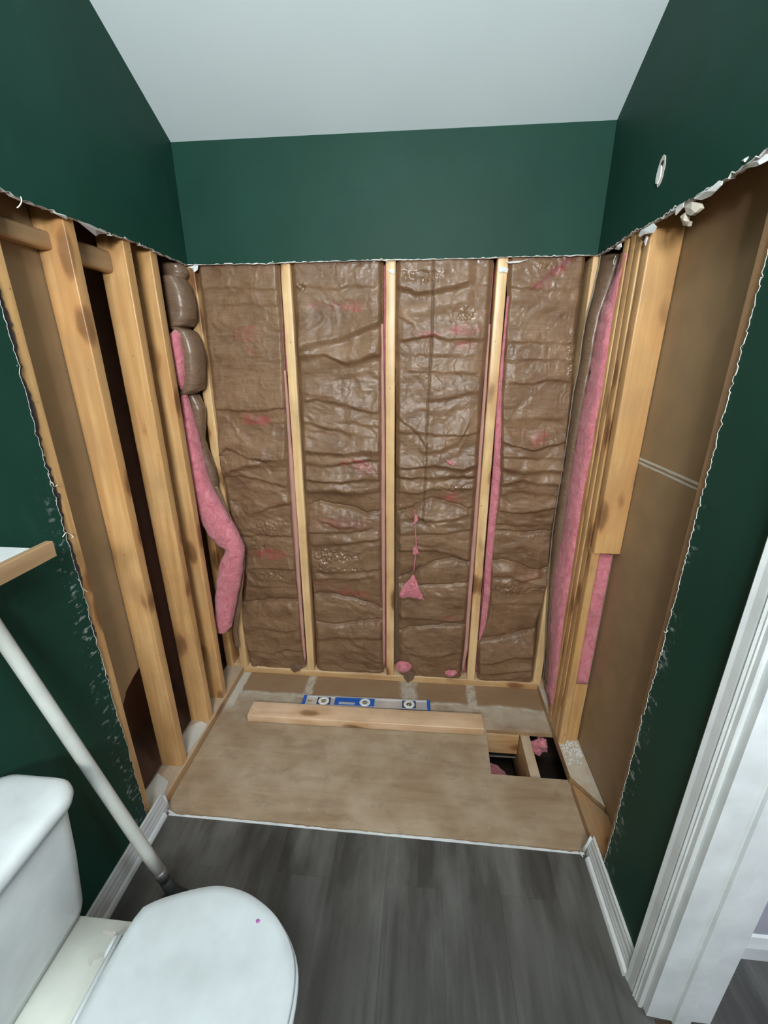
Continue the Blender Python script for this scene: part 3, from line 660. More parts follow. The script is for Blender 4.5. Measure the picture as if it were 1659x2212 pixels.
BAYS = {
    1: dict(L=[(570, 424), (700, 440), (850, 458), (1000, 472), (1150, 505), (1250, 528), (1300, 524), (1330, 516), (1370, 522), (1400, 532), (1441, 541)],
            R=[(570, 603), (700, 611), (850, 618), (1000, 624), (1150, 634), (1300, 647), (1441, 659)],
            F=[(.008, [(426, 620), (500, 618), (592, 621)]), (.006, [(475, 656), (553, 653), (600, 655)]), (.014, [(462, 880), (540, 884), (615, 880)]),
               (.018, [(471, 1019), (505, 1010), (535, 1000), (575, 998), (624, 1001)]), (.015, [(470, 985), (490, 962), (515, 975), (541, 985), (580, 990), (622, 989)]),
               (.012, [(478, 1026), (515, 1024), (555, 1030), (590, 1040), (626, 1053)]), (.013, [(491, 1113), (530, 1106), (566, 1098), (600, 1088), (628, 1084)]),
               (.010, [(505, 1155), (560, 1152), (632, 1158)]), (.010, [(528, 1226), (575, 1225), (635, 1228)]), (.008, [(530, 1262), (580, 1264), (640, 1262)]),
               (.030, [(520, 1307), (560, 1302), (600, 1300), (645, 1299)]), (.008, [(547, 1352), (575, 1356), (610, 1362), (640, 1358)]), (.012, [(540, 1402), (590, 1408), (620, 1400), (655, 1406)])],
            S=[((580, 1138), (32, 16)), ((590, 1243), (26, 12)), ((560, 1178), (20, 6))], b=.010),
    2: dict(L=[(566, 627), (700, 640), (850, 646), (1000, 655), (1150, 662), (1300, 678), (1445, 684)],
            R=[(566, 829), (700, 829), (850, 828), (1000, 827), (1150, 827), (1300, 827), (1447, 829)],
            F=[(.010, [(631, 616), (670, 614), (706, 619), (730, 620), (752, 612), (806, 615)]), (.030, [(640, 745), (680, 736), (734, 727), (770, 711), (806, 697), (830, 690)]),
               (.026, [(648, 765), (700, 762), (720, 771), (737, 778), (752, 781), (775, 775), (806, 763), (828, 765)]), (.013, [(649, 844), (690, 848), (722, 852)]),
               (.018, [(665, 862), (685, 858), (710, 862), (737, 868), (770, 880), (806, 889), (826, 884)]), (.014, [(649, 905), (680, 912), (707, 922), (735, 926), (758, 933)]),
               (.012, [(760, 905), (790, 916), (826, 918)]), (.022, [(652, 966), (700, 971), (746, 974), (790, 970), (828, 970)]), (.015, [(655, 992), (690, 996), (722, 999), (770, 992), (821, 989)]),
               (.018, [(656, 1030), (700, 1034), (740, 1036), (780, 1030), (822, 1032)]), (.026, [(661, 1053), (700, 1051), (740, 1056), (775, 1058), (824, 1050)]),
               (.024, [(661, 1096), (690, 1083), (720, 1092), (763, 1099), (790, 1110), (815, 1105)]), (.014, [(700, 1124), (735, 1135), (760, 1134)]),
               (.012, [(670, 1147), (720, 1146), (760, 1144), (800, 1136)]), (.012, [(680, 1172), (730, 1172), (780, 1165), (825, 1160)]),
               (.013, [(674, 1228), (720, 1230), (770, 1228), (815, 1226)]), (.012, [(680, 1244), (720, 1246), (752, 1248), (800, 1240)]),
               (.024, [(684, 1286), (710, 1286), (733, 1290), (770, 1298), (810, 1312), (826, 1320)]), (.024, [(686, 1346), (705, 1350), (733, 1351), (775, 1346), (824, 1343)]),
               (.010, [(688, 1378), (720, 1372), (760, 1374), (824, 1376)])],
            S=[((698, 1205), (20, 22)), ((735, 1200), (50, 14)), ((650, 622), (14, 10)), ((740, 1228), (50, 6))], b=.012),
    3: dict(L=[(566, 857), (640, 854), (700, 851), (850, 855), (1000, 856), (1150, 858), (1300, 860), (1448, 862)],
            R=[(566, 1068), (700, 1058), (850, 1044), (1000, 1034), (1150, 1023), (1300, 1012), (1458, 997)],
            F=[(.022, [(858, 614), (880, 622), (900, 630), (925, 628), (950, 622), (977, 616), (1010, 606)]), (.008, [(866, 584), (905, 583), (960, 584)]),
               (.016, [(871, 733), (900, 728), (940, 722), (965, 731), (1000, 728), (1049, 728)]), (.007, [(888, 763), (960, 763), (1030, 763)]), (.007, [(890, 800), (940, 802), (1025, 802)]),
               (.012, [(935, 860), (970, 855), (1000, 848), (1040, 842)]), (.013, [(859, 896), (875, 910), (889, 921), (905, 936), (921, 962)]), (.013, [(919, 972), (950, 966), (990, 950), (1012, 910)]),
               (.014, [(862, 932), (900, 930), (940, 935), (990, 938), (1035, 932)]), (.020, [(856, 1003), (890, 1008), (940, 1000), (1000, 1008), (1036, 996)]),
               (.020, [(856, 1025), (890, 1029), (919, 1028), (980, 1024), (1037, 1026)]), (.012, [(862, 1058), (900, 1062), (940, 1050), (1025, 1052)]),
               (.022, [(865, 1106), (890, 1098), (912, 1084), (931, 1076), (965, 1085), (1014, 1100)]), (.015, [(859, 1119), (880, 1117), (903, 1113), (940, 1122), (985, 1116), (1010, 1106)]),
               (.012, [(862, 1150), (910, 1146), (960, 1148), (1016, 1142)]), (.013, [(862, 1186), (903, 1184), (935, 1186), (964, 1190), (1014, 1210)]),
               (.024, [(860, 1250), (880, 1246), (905, 1232), (940, 1216), (975, 1210), (1012, 1218)]), (.020, [(862, 1266), (903, 1267), (959, 1266), (1014, 1260)]),
               (.013, [(864, 1329), (900, 1330), (931, 1333), (970, 1340), (1004, 1336)]), (.024, [(866, 1366), (889, 1358), (931, 1354), (970, 1352), (1005, 1354)]), (.010, [(866, 1410), (930, 1416), (1000, 1408)])],
            S=[((930, 605), (26, 8)), ((1008, 680), (18, 14)), ((975, 1054), (36, 8)), ((885, 600), (16, 8))], b=.012, seam=True),
    4: dict(L=[(562, 1100), (700, 1092), (850, 1082), (1000, 1079), (1060, 1078), (1150, 1064), (1250, 1058), (1320, 1056), (1350, 1048), (1385, 1032), (1462, 1031)],
            R=[(562, 1268), (640, 1256), (700, 1248), (850, 1240), (1000, 1222), (1080, 1212), (1150, 1196), (1250, 1188), (1300, 1178), (1350, 1160), (1470, 1152)],
            F=[(.010, [(1095, 612), (1130, 620), (1180, 622), (1245, 616)]), (.005, [(1090, 736), (1150, 738), (1240, 738)]), (.006, [(1088, 774), (1150, 774), (1236, 774)]),
               (.010, [(1110, 824), (1150, 825), (1190, 819), (1230, 822)]), (.012, [(1085, 900), (1140, 898), (1215, 900)]), (.016, [(1082, 950), (1110, 960), (1150, 968), (1222, 950)]),
               (.013, [(1080, 980), (1130, 984), (1220, 984)]), (.020, [(1080, 1006), (1130, 1013), (1180, 1010), (1224, 1014)]), (.014, [(1080, 1044), (1130, 1030), (1160, 1040), (1212, 1038)]),
               (.014, [(1085, 1062), (1140, 1056), (1206, 1064)]), (.014, [(1075, 1100), (1125, 1106), (1165, 1098), (1205, 1090)]), (.012, [(1070, 1128), (1120, 1130), (1194, 1130)]),
               (.022, [(1064, 1150), (1097, 1149), (1130, 1153), (1192, 1148)]), (.022, [(1060, 1214), (1085, 1212), (1111, 1216), (1140, 1228), (1165, 1234), (1186, 1228)]),
               (.016, [(1060, 1240), (1100, 1238), (1125, 1250), (1160, 1244)]), (.010, [(1060, 1262), (1100, 1256), (1140, 1252), (1182, 1262)]), (.010, [(1056, 1300), (1110, 1298), (1170, 1300)]),
               (.034, [(1030, 1388), (1060, 1385), (1097, 1377), (1130, 1370), (1162, 1360)]), (.018, [(1030, 1425), (1065, 1426), (1100, 1416), (1155, 1410)]), (.014, [(1028, 1450), (1080, 1452), (1150, 1442)])],
            S=[((1110, 1270), (44, 14)), ((1175, 575), (20, 6)), ((1240, 760), (10, 50))], b=.013),
}
def fold_field(X, Z, folds, seed):
    H = np.zeros_like(X)
    for i, (amp, P) in enumerate(folds):
        o_ = np.argsort(P[:, 0]); px_, pz_ = P[o_, 0], P[o_, 1]
        zr = np.interp(X, px_, pz_) + .004 * (fbm(X * 40, X * 0 + i, seed + i, 3) - .5) * 2
        x0, x1 = px_[0], px_[-1]; fall = .03
        env = np.clip((X - x0 + fall) / fall, 0, 1) * np.clip((x1 + fall - X) / fall, 0, 1)
        env *= .55 + .75 * vnoise(X * 14 + i * 7, X * 0 + i * 3.3, seed + 50)
        rs = np.random.RandomState(seed + i * 3); up = .026 + abs(amp) * 2.1; wd = rs.uniform(.007, .018) * (.6 + abs(amp) * 22)
        d = Z - zr
        wv = wd * (.5 + 1.1 * vnoise(X * 9 + i, X * 0 + i * 5.1, seed + 80))
        prof = np.where(d > 0, np.exp(-d / up), np.exp(-(d / wv) ** 2))
        rnd = np.exp(-(d / .006) ** 2) * .10
        if amp < 0:   # deep valley between two billows
            H += amp * env * np.where(d > 0, np.exp(-(d / .055)), np.exp(d / .034)) * (1 + .5 * np.exp(-(d / .008) ** 2))
            continue
        H += 1.2 * amp * env * (prof - rnd * (amp < .02)) * np.where(zr > 1.25, .75, 1.)
        if rs.rand() < .35:    # secondary soft roll under the crease
            H += .45 * amp * env * np.exp(-((d + up * .9) / (up * .45)) ** 2)
    return H
def facing(idx, d, parent):
    zs_ = np.arange(.040, 1.975, .0032)
    def bound(lst):
        q = [at(u, v, 1, .02) for v, u in lst]; z = np.array([p.z for p in q])[::-1]; x = np.array([p.x for p in q])[::-1]
        return np.interp(zs_, z, x)
    xl, xr_ = bound(d['L']), bound(d['R'])
    jit = .003 * (fbm(zs_ * 20, zs_ * 0, idx * 9, 3) - .5) * 2
    xl = xl + jit; xr_ = xr_ - .002 + jit * .5
    NX = 118
    s_ = np.linspace(0, 1, NX)
    X = xl[:, None] * (1 - s_) + xr_[:, None] * s_; Z = np.repeat(zs_[:, None], NX, 1)
    H = fold_field(X, Z, px_folds(d['F']), idx * 100)
    edge = np.clip(np.minimum(s_, 1 - s_) / .055, 0, 1); edge = (edge * edge * (3 - 2 * edge))[None, :]
    n1 = fbm(X * 9, Z * 16, idx * 31, 5) - .5; n2 = fbm(X * 30, Z * 46, idx * 37, 4) - .5
    ridg = 1 - np.abs(fbm(X * 13 + 2 * n1, Z * 20, idx * 41, 4) - .5) * 4
    vert = 1 - np.abs(fbm(X * 20 + 3 * n1, Z * 3, idx * 43, 3) - .5) * 4
    upw = np.clip((Z - 1.25) / .2, 0, 1)
    w1 = fbm(X * 4 + 9, Z * 4, idx * 71, 3) - .5
    bil = fbm(X * 5.5 + 2.5 * w1, Z * 15 + 3.5 * w1, idx * 73, 3) - .5
    diag = 1 - np.abs(fbm(X * 10 + Z * 7 + 3 * w1, Z * 9 - X * 5, idx * 79, 3) - .5) * 5
    H = H * (.35 + .65 * edge) * .90 + d['b'] * edge + .006 * n1 * edge + .001 * n2 + (.019 * bil * edge + .0022 * np.clip(ridg, 0, 1) * edge + .0030 * np.clip(diag, 0, 1) * edge) * (1 - .55 * upw) + .0022 * np.clip(vert, 0, 1) * edge * upw
    G_ = .35 * np.clip((Z - 1.80) / .1, 0, 1)
    for (cu, cv), (ru, rv) in d['S']:
        p = at(cu, cv, 1, .02); q = at(cu + ru, cv + rv, 1, .02)
        rx, rz = abs(q.x - p.x), abs(q.z - p.z)
        mk = np.exp(-(((X - p.x) / rx) ** 2 + ((Z - p.z) / rz) ** 2) ** 1.5)
        G_ = np.maximum(G_, mk)
        H += mk * (.0095 * (fbm(X * 95, Z * 95, idx * 53, 3) - .5) * 2)
    if d.get('seam'):
        sx = np.interp(Z, [at(915, 1100, 1, .02).z, at(919, 1037, 1, .02).z, at(924, 871, 1, .02).z, at(934, 720, 1, .02).z, at(936, 570, 1, .02).z],
                       [at(915, 1100, 1, .02).x, at(919, 1037, 1, .02).x, at(924, 871, 1, .02).x, at(934, 720, 1, .02).x, at(936, 570, 1, .02).x])
        H -= .004 * np.exp(-((X - sx) / .004) ** 2) * (Z > .9)
    Y = .034 - H
    # bottom of each facing rests just above the plate
    Y = .046 + .012 * np.tanh((Y - .046) / .012) * (Y > .046) + np.minimum(Y - .046, 0)
    Y = np.minimum(Y, .056)
    col = np.empty(X.shape + (3,)); t = np.clip(.5 + 1.2 * n1 + .5 * n2, 0, 1)[..., None]
    col[:] = np.array((.155, .080, .038)) * (1 - t) + np.array((.305, .180, .098)) * t
    for (cu, cv), (ru, rv), a in RED[idx]:
        p = at(cu, cv, 1, .02); q = at(cu + ru, cv + rv, 1, .02)
        rx, rz = abs(q.x - p.x), abs(q.z - p.z)
        dd = ((X - p.x) / rx) ** 2 + ((Z - p.z) / rz) ** 2
        mk = (a * np.clip(1.6 - dd, 0, 1) * np.clip(fbm(X * 60, Z * 60, idx * 61, 3) * 2.6 - .75, 0, 1))[..., None]
        col = col * (1 - mk) + np.array((.42, .07, .075)) * mk
    # faint red print lines and rules printed on the paper
    g0 = fbm(X * 5, Z * 5, idx * 67, 2)[..., None]
    for zz in np.arange(.1, 1.95, .093):
        mk = (.30 * np.exp(-((Z - zz - .002 * np.sin(X * 20)) / .0022) ** 2))[..., None] * (g0 > .45)
        col = col * (1 - mk) + np.array((.12, .06, .04)) * mk
    for ss in (.12, .30, .86):
        mk = (.22 * np.exp(-((s_[None, :] - ss) / .006) ** 2) * np.ones_like(X))[..., None] * (g0 > .42)
        col = col * (1 - mk) + np.array((.13, .07, .05)) * mk
    for (a_, b_2, wd) in STREAK.get(idx, []):
        p = at(*a_, 1, .02); q = at(*b_2, 1, .02); dx, dz = q.x - p.x, q.z - p.z; L2 = dx * dx + dz * dz
        tt = np.clip(((X - p.x) * dx + (Z - p.z) * dz) / L2, 0, 1)
        ds = np.sqrt((X - p.x - tt * dx) ** 2 + (Z - p.z - tt * dz) ** 2)
        mk = (.85 * np.exp(-(ds / (wd * (.3 + .9 * tt))) ** 2))[..., None]
        col = col * (1 - mk) + np.array((.20, .03, .035)) * mk
    if d.get('seam'):
        mk = (.7 * np.exp(-((X - sx) / .0035) ** 2) * (Z > .9))[..., None]; col = col * (1 - mk) + np.array((.05, .03, .02)) * mk
    R_, Cn = X.shape
    V = np.stack([X, Y, Z], -1).reshape(-1, 3)
    B2 = V.copy(); B2[:, 1] += .0012
    i = np.arange(R_ - 1)[:, None] * Cn + np.arange(Cn - 1)[None, :]; i = i.reshape(-1)
    F1 = np.stack([i, i + 1, i + Cn + 1, i + Cn], 1)
    me = bpy.data.meshes.new('kraft_facing')
    me.vertices.add(len(V)); me.vertices.foreach_set('co', V.astype(np.float32).ravel())
    me.loops.add(F1.size); me.loops.foreach_set('vertex_index', F1.astype(np.int32).ravel())
    me.polygons.add(len(F1)); me.polygons.foreach_set('loop_start', np.arange(0, F1.size, 4, dtype=np.int32)); me.polygons.foreach_set('loop_total', np.full(len(F1), 4, np.int32))
    me.update(); me.validate()
    me.polygons.foreach_set('use_smooth', [True] * len(me.polygons))
    at_ = me.color_attributes.new('tint', 'FLOAT_COLOR', 'POINT')
    at_.data.foreach_set('color', np.concatenate([col.reshape(-1, 3), G_.reshape(-1, 1)], 1).astype(np.float32).ravel())
    me.materials.append(M['kraft_print'])
    o = bpy.data.objects.new('kraft_facing', me); COL.objects.link(o)
    so = o.modifiers.new('t', 'SOLIDIFY'); so.thickness = .001; so.offset = 1
    o.parent = parent; o.matrix_parent_inverse = Matrix.Translation(-parent.location)
    return o
def batt(idx, x0, x1, zt=1.98, yf=.056, name='insulation_batt'):
    """fibreglass body of a bay: left/right outline lists give pixel free world x"""
    zs_ = np.arange(.045, zt, .03); rings = []
    for z in zs_:
        a, b = np.interp(z, *x0) if isinstance(x0, tuple) else x0, np.interp(z, *x1) if isinstance(x1, tuple) else x1
        rings.append([(a, .100, z), (a, yf + .012, z), (a + .006, yf + .004, z), (a + (b - a) * .3, yf + .006, z), (a + (b - a) * .7, yf + .006, z), (b - .006, yf + .002, z), (b, yf + .010, z), (b, .100, z)])
    return loft(name, rings, M['pink'], sub=0, rough=.006)
bay_x = {1: (.022, ([.05, .6, 1.2, 1.9], [.338, .343, .346, .356])), 2: (.408, ([.05, 1.9], [.764, .764])), 3: (.828, ([.05, 1.9], [1.178, 1.172])), 4: (1.232, 1.452)}
labels = {1: 'brown faced insulation batt in the leftmost bay of the back wall, lapped near its foot',
          2: 'most crumpled brown faced batt, with bubbly shiny film, left of the middle stud',
          3: 'brown faced batt with a dark vertical seam line, right of the middle stud',
          4: 'brown faced batt in the rightmost bay, sagging away from its stud with pink showing'}
for i in (1, 2, 3, 4):
    b_ = tag(batt(i, *bay_x[i]), labels[i], 'insulation', 'insulation batts of the back wall')
    facing(i, BAYS[i], b_)
# pink lips of fibreglass along the facings
M['pale_pink'] = plain('pale_fibreglass', (.56, .30, .25), .95, bump=.5)
def lip(rows, y0, parent, depth=.02, seed=0, mat=None):
    rings = []
    for v, ul, ur in rows:
        a = at(ul, v, 1, y0); b = at(ur, v, 1, y0); m_ = (a + b) / 2
        rings.append([(a.x, y0 + .004, a.z), (m_.x, y0 - .004, m_.z), (b.x, y0 + .003, b.z), (b.x, y0 + depth, b.z), (a.x, y0 + depth, a.z)])
    # resample
    out = []
    for p, q in zip(rings, rings[1:]):
        for t in range(6): out.append([tuple(np.array(u) * (1 - t / 6) + np.array(v_) * t / 6) for u, v_ in zip(p, q)])
    out.append(rings[-1])
    return loft('fibreglass_edge', out, mat or M['pale_pink'], parent, rough=.005)
batts = [o for o in COL.objects if o.name.startswith('insulation_batt')]
lip([(800, 612, 617), (870, 616, 623), (950, 621, 628), (1050, 626, 637), (1150, 633, 643), (1250, 640, 648), (1350, 648, 655), (1430, 656, 661)], .018, batts[0])
lip([(700, 822, 828), (900, 823, 831), (1050, 823, 832), (1200, 824, 832), (1350, 826, 832), (1440, 827, 832)], .018, batts[1])
lip([(700, 1056, 1060), (850, 1044, 1051), (1000, 1033, 1040), (1150, 1022, 1030), (1300, 1010, 1018), (1400, 1003, 1011), (1450, 997, 1002)], .018, batts[2])
lip([(640, 1096, 1100), (760, 1084, 1090), (850, 1075, 1084), (940, 1070, 1083), (1020, 1065, 1083), (1100, 1058, 1075), (1200, 1050, 1064), (1290, 1044, 1058), (1350, 1038, 1050), (1385, 1034, 1038)], .020, batts[3], mat=M['pink'])

# loose tufts
def tuft(px, y, label, seed, th=.018, grp='loose pink tufts'):
    P = [at(u, v, 1, y) for u, v in px]; c = sum(P, Vector()) / len(P)
    bm = bmesh.new(); n = len(P); r_ = random.Random(seed)
    F = [bm.verts.new(p + Vector((0, r_.uniform(-.002, .002), 0))) for p in P]
    mid = [bm.verts.new(p * .45 + c * .55 + Vector((0, -th, 0))) for p in P]; cf = bm.verts.new(c + Vector((0, -th * 1.2, 0)))
    bk = [bm.verts.new(p * .45 + c * .55 + Vector((0, th * .4, 0))) for p in P]; cb = bm.verts.new(c + Vector((0, th * .5, 0)))
    for i in range(n):
        j = (i + 1) % n
        bm.faces.new((F[i], F[j], mid[j], mid[i])); bm.faces.new((mid[i], mid[j], cf)); bm.faces.new((F[j], F[i], bk[i], bk[j])); bm.faces.new((bk[j], bk[i], cb))
    bmesh.ops.recalc_face_normals(bm, faces=bm.faces)
    o = link('insulation_tuft', bm, M['pink'], None, True)
    s_ = o.modifiers.new('s', 'SUBSURF'); s_.levels = s_.render_levels = 4
    tx = bpy.data.textures.new('clouds', 'CLOUDS'); tx.noise_scale = .010; tx.noise_depth = 5
    d_ = o.modifiers.new('d', 'DISPLACE'); d_.texture = tx; d_.strength = .010; d_.texture_coords = 'GLOBAL'
    return tag(o, label, 'insulation', grp)
tuft([(893, 1228), (899, 1240), (903, 1252), (908, 1266), (915, 1284), (925, 1302), (905, 1299), (885, 1291), (868, 1296), (855, 1292), (858, 1280), (868, 1268), (872, 1256), (885, 1248)], -.016, 'largest pink insulation tuft hanging on the brown film right of the middle stud', 1)
tuft([(898, 1176), (903, 1186), (908, 1198), (902, 1196), (895, 1203), (889, 1194), (892, 1180)], -.004, 'small pink tuft hanging midway on the strand above the largest tuft', 2, .010)
tuft([(902, 1112), (906, 1124), (898, 1132), (890, 1136), (893, 1124), (898, 1108)], -.004, 'tiny pink wisp at the top of the hanging strand', 3, .007)
tuft([(962, 992), (970, 990), (980, 998), (984, 1010), (974, 1006), (966, 1001)], -.006, 'tiny pink wisp on the wrinkled film above the strand, left of the third stud', 4, .006)
tuft([(850, 1430), (864, 1424), (884, 1427), (894, 1438), (890, 1450), (872, 1456), (853, 1452)], -.004, 'pink tuft sitting on the bottom plate just right of the middle stud', 5, .016)
tuft([(955, 1450), (975, 1444), (992, 1448), (990, 1458), (972, 1464), (960, 1458)], -.002, 'flat pink tuft on the bottom plate left of the third stud', 6, .010)
st = [at(896, 1100, 1, -.004), at(897, 1140, 1, -.006), at(899, 1178, 1, -.004), at(897, 1205, 1, -.006), at(894, 1232, 1, -.004)]
tag(tube('fibre_strand', st, [.0012, .002, .003, .0025, .005], M['pink']), 'thin pink strand joining the hanging tufts', 'strand')
def scrap(px, y, label):
    o = flap(px, 1, y, M['kraft'], None, 'kraft_scrap', .002, 3, .006); return tag(o, label, 'scrap', 'brown paper scraps on the back plate')
scrap([(870, 1452), (886, 1446), (897, 1456), (892, 1468), (880, 1474), (872, 1464)], .003, 'torn brown paper scrap hanging over the back plate beside the pink tuft')
scrap([(628, 1436), (640, 1430), (652, 1438), (648, 1448), (636, 1452), (628, 1446)], .003, 'torn brown paper scrap hanging over the back plate, left of the second stud')

# ------------------------------------------------------------------ sagging insulation of the left corner
def tubeloft(rows, y0, depth, mat, name, parent=None, rough=.006, seg=14, power=.8, steps=5, ys=None):
    """rows: (v, left u, right u) outlines in a plane y0 -> rounded body"""
    rings = []; rr = []
    for i, (v, a, b) in enumerate(rows):
        for t in range(steps if i < len(rows) - 1 else 1):
            if i < len(rows) - 1:
                v2, a2, b2 = rows[i + 1]; k = t / steps; k = k * k * (3 - 2 * k) * .5 + k * .5
                rr.append((v + (v2 - v) * k, a + (a2 - a) * k, b + (b2 - b) * k))
            else: rr.append((v, a, b))
    for v, a, b in rr:
        yy = y0(v) if callable(y0) else y0
        p = at(a, v, 1, yy); q = at(b, v, 1, yy); c = (p + q) / 2; h = max((q.x - p.x) / 2, .002)
        ring = []
        for k in range(seg):
            an = 2 * math.pi * k / seg; cs, sn = math.cos(an), math.sin(an)
            ring.append((c.x + h * math.copysign(abs(cs) ** power, cs), c.y + depth * math.copysign(abs(sn) ** power, sn) * min(1, h / .025), c.z))
        rings.append(ring)
    return loft(name, rings, mat, parent, rough=rough)
root = empty('sagging_insulation', (-.03, -.07, .3))
tag(root, 'pink batt sagging out of the left corner in brown pillows and a hanging tail', 'insulation')
fold = lambda v: -.085
tubeloft([(712, 378, 384), (722, 372, 393), (745, 373, 397), (780, 378, 401), (810, 383, 402), (832, 388, 401), (842, 391, 397)], -.105, .045, M['pink'], 'fibreglass_pillow', root)
tubeloft([(600, 358, 395), (618, 357, 408), (640, 360, 417), (665, 364, 421), (690, 369, 420), (704, 372, 412), (710, 378, 395)], -.055, .055, M['kraft'], 'kraft_pillow', root, rough=.004)
tubeloft([(708, 376, 400), (716, 380, 420), (735, 388, 431), (765, 395, 438), (800, 399, 440), (825, 398, 440), (840, 396, 436), (851, 394, 418)], -.060, .055, M['kraft'], 'kraft_pillow', root, rough=.004)
tubeloft([(560, 346, 372), (575, 348, 398), (590, 351, 404), (605, 356, 400)], -.03, .035, M['kraft'], 'kraft_pillow', root, rough=.014)
tubeloft([(640, 360, 368), (665, 361, 370), (690, 366, 372)], -.09, .03, M['pink'], 'fibreglass_pillow', root)
tubeloft([(846, 392, 402), (880, 396, 411), (922, 399, 421), (960, 404, 430), (990, 408, 437), (1030, 415, 448), (1058, 421, 458), (1084, 427, 474), (1118, 434, 494), (1152, 452, 514), (1170, 470, 521), (1184, 492, 525), (1196, 486, 527), (1215, 477, 525), (1253, 471, 520), (1300, 467, 510), (1335, 467, 503), (1352, 469, 500), (1360, 476, 492)], -.090, .045, M['pink'], 'fibreglass_tail', root, rough=.010)
tubeloft([(852, 400, 428), (875, 408, 440), (884, 412, 443), (905, 418, 443), (950, 424, 442), (985, 432, 454), (1010, 440, 464), (1035, 446, 470), (1050, 452, 470), (1062, 456, 466)], -.035, .030, M['kraft'], 'kraft_flap', root, rough=.006)
tubeloft([(1050, 458, 470), (1085, 472, 484), (1120, 490, 501), (1155, 509, 519), (1190, 522, 530), (1250, 518, 527), (1310, 509, 519), (1360, 502, 512), (1400, 508, 516)], -.050, .008, M['kraft'], 'kraft_flap', root, rough=.001)

# ------------------------------------------------------------------ insulation strip bulging from the right corner
root = empty('corner_insulation', (1.53, -.08, .1))
tag(root, 'long pink insulation strip in the right corner with its brown facing folded to the left', 'insulation')
rows = [(548, 1300, 1346, 1352), (572, 1296, 1338, 1345), (600, 1290, 1330, 1338), (640, 1281, 1312, 1331), (680, 1269, 1296, 1322), (730, 1260, 1286, 1315), (780, 1254, 1278, 1309), (850, 1240, 1264, 1298), (910, 1232, 1251, 1287), (980, 1222, 1240, 1277),
        (1052, 1210, 1228, 1262), (1153, 1195, 1215, 1247), (1255, 1186, 1195, 1231), (1340, 1182, 1188, 1217), (1390, 1180, 1187, 1211), (1441, 1178, 1184, 1205), (1492, 1174, 1179, 1198), (1526, 1178, 1181, 1192)]
def resample(rows, k=6):
    out = []
    for p, q in zip(rows, rows[1:]):
        for t in range(k): out.append(tuple(a + (b - a) * t / k for a, b in zip(p, q)))
    return out + [rows[-1]]
pk = []; kr = []; ed = []
for v, a, b, c in resample(rows):
    A = at(a, v, 1, -.012); B_ = at(b, v, 1, -.065); D = at(c, v, 0, 1.5345)
    D.y = min(D.y, -.120)
    A.z = max(A.z, .062); B_.z = max(B_.z, .062); D.z = max(D.z, .062)
    m1 = B_.lerp(D, .33) + Vector((-.010, -.004, 0)); m2 = B_.lerp(D, .7) + Vector((-.008, -.006, 0))
    pk.append([tuple(B_), tuple(m1), tuple(m2), tuple(D), (1.60, -.16, D.z), (1.60, .0, B_.z), (B_.x + .01, -.012, B_.z)])
    mm = A.lerp(B_, .5) + Vector((-.006, -.006, 0))
    A.x = max(A.x, 1.478 if A.z > 1.9 else A.x)
    kr.append([tuple(A), tuple(mm), tuple(B_ + Vector((-.001, -.003, 0))), tuple(B_ + Vector((.004, .004, 0))), tuple(A.lerp(B_, .5) + Vector((.006, .006, 0))), (A.x + .003, A.y + .004, A.z)])
    e = at(a - 2, v, 1, -.010)
    if e.z > .09: ed.append(tuple(e))
loft('fibreglass', pk, M['pink'], root, rough=.014)
loft('kraft_side', kr, M['kraft'], root, rough=.007)
M['film'] = plain('pale_film_edge', (.27, .235, .20), .5)
tube('film_edge', ed, .0018, M['film'], root)
# pink batt seen behind the narrow right stud
tag(batt(9, 1.571, 1.618, .94, -.336, 'wall_insulation'), 'pink insulation showing in the gap under the wide short board of the right wall', 'insulation')
bpy.data.objects['wall_insulation'].scale = (1, 1, 1)
for v_ in bpy.data.objects['wall_insulation'].data.vertices:
    if v_.co.y > .05: v_.co.y = -.3055
    v_.co.z = .345 + (v_.co.z - .045) * .66
tag(poly_prism('torn_backing_strip', jag((1.614, .05), (1.611, .93), seed=61, coarse=.006) + [(1.612, .93), (1.6262, .93), (1.6262, .05)], 1, -.312, -.3085, [M['paperback'], M['gyp']]), 'torn strip of backing paper at the edge of the drywall in the right cavity', 'paper strip')
tag(flap([(1250, 1425), (1262, 1421), (1273, 1428), (1270, 1440), (1252, 1440)], 1, -.315, M['white_paper'], None, 'film_scrap', .01, 4, .008), 'small white scrap of film at the foot of the gap in the right wall', 'scrap')

# ------------------------------------------------------------------ things on the floor
# loose 2x4
b0 = Vector((.147, -.308, 0)); ang = math.atan2(.0150, 1.080)
bd = timber('loose_board', (0, 1.083), (0, .0889), (0, .038), M['board_x'], 0, None, 71, amp=.0004)
bd.location = (.146, -.3125, .0012); bd.rotation_euler = (0, 0, ang)
tag(bd, 'loose pale pine board lying on the plywood in front of the spirit level', 'board')

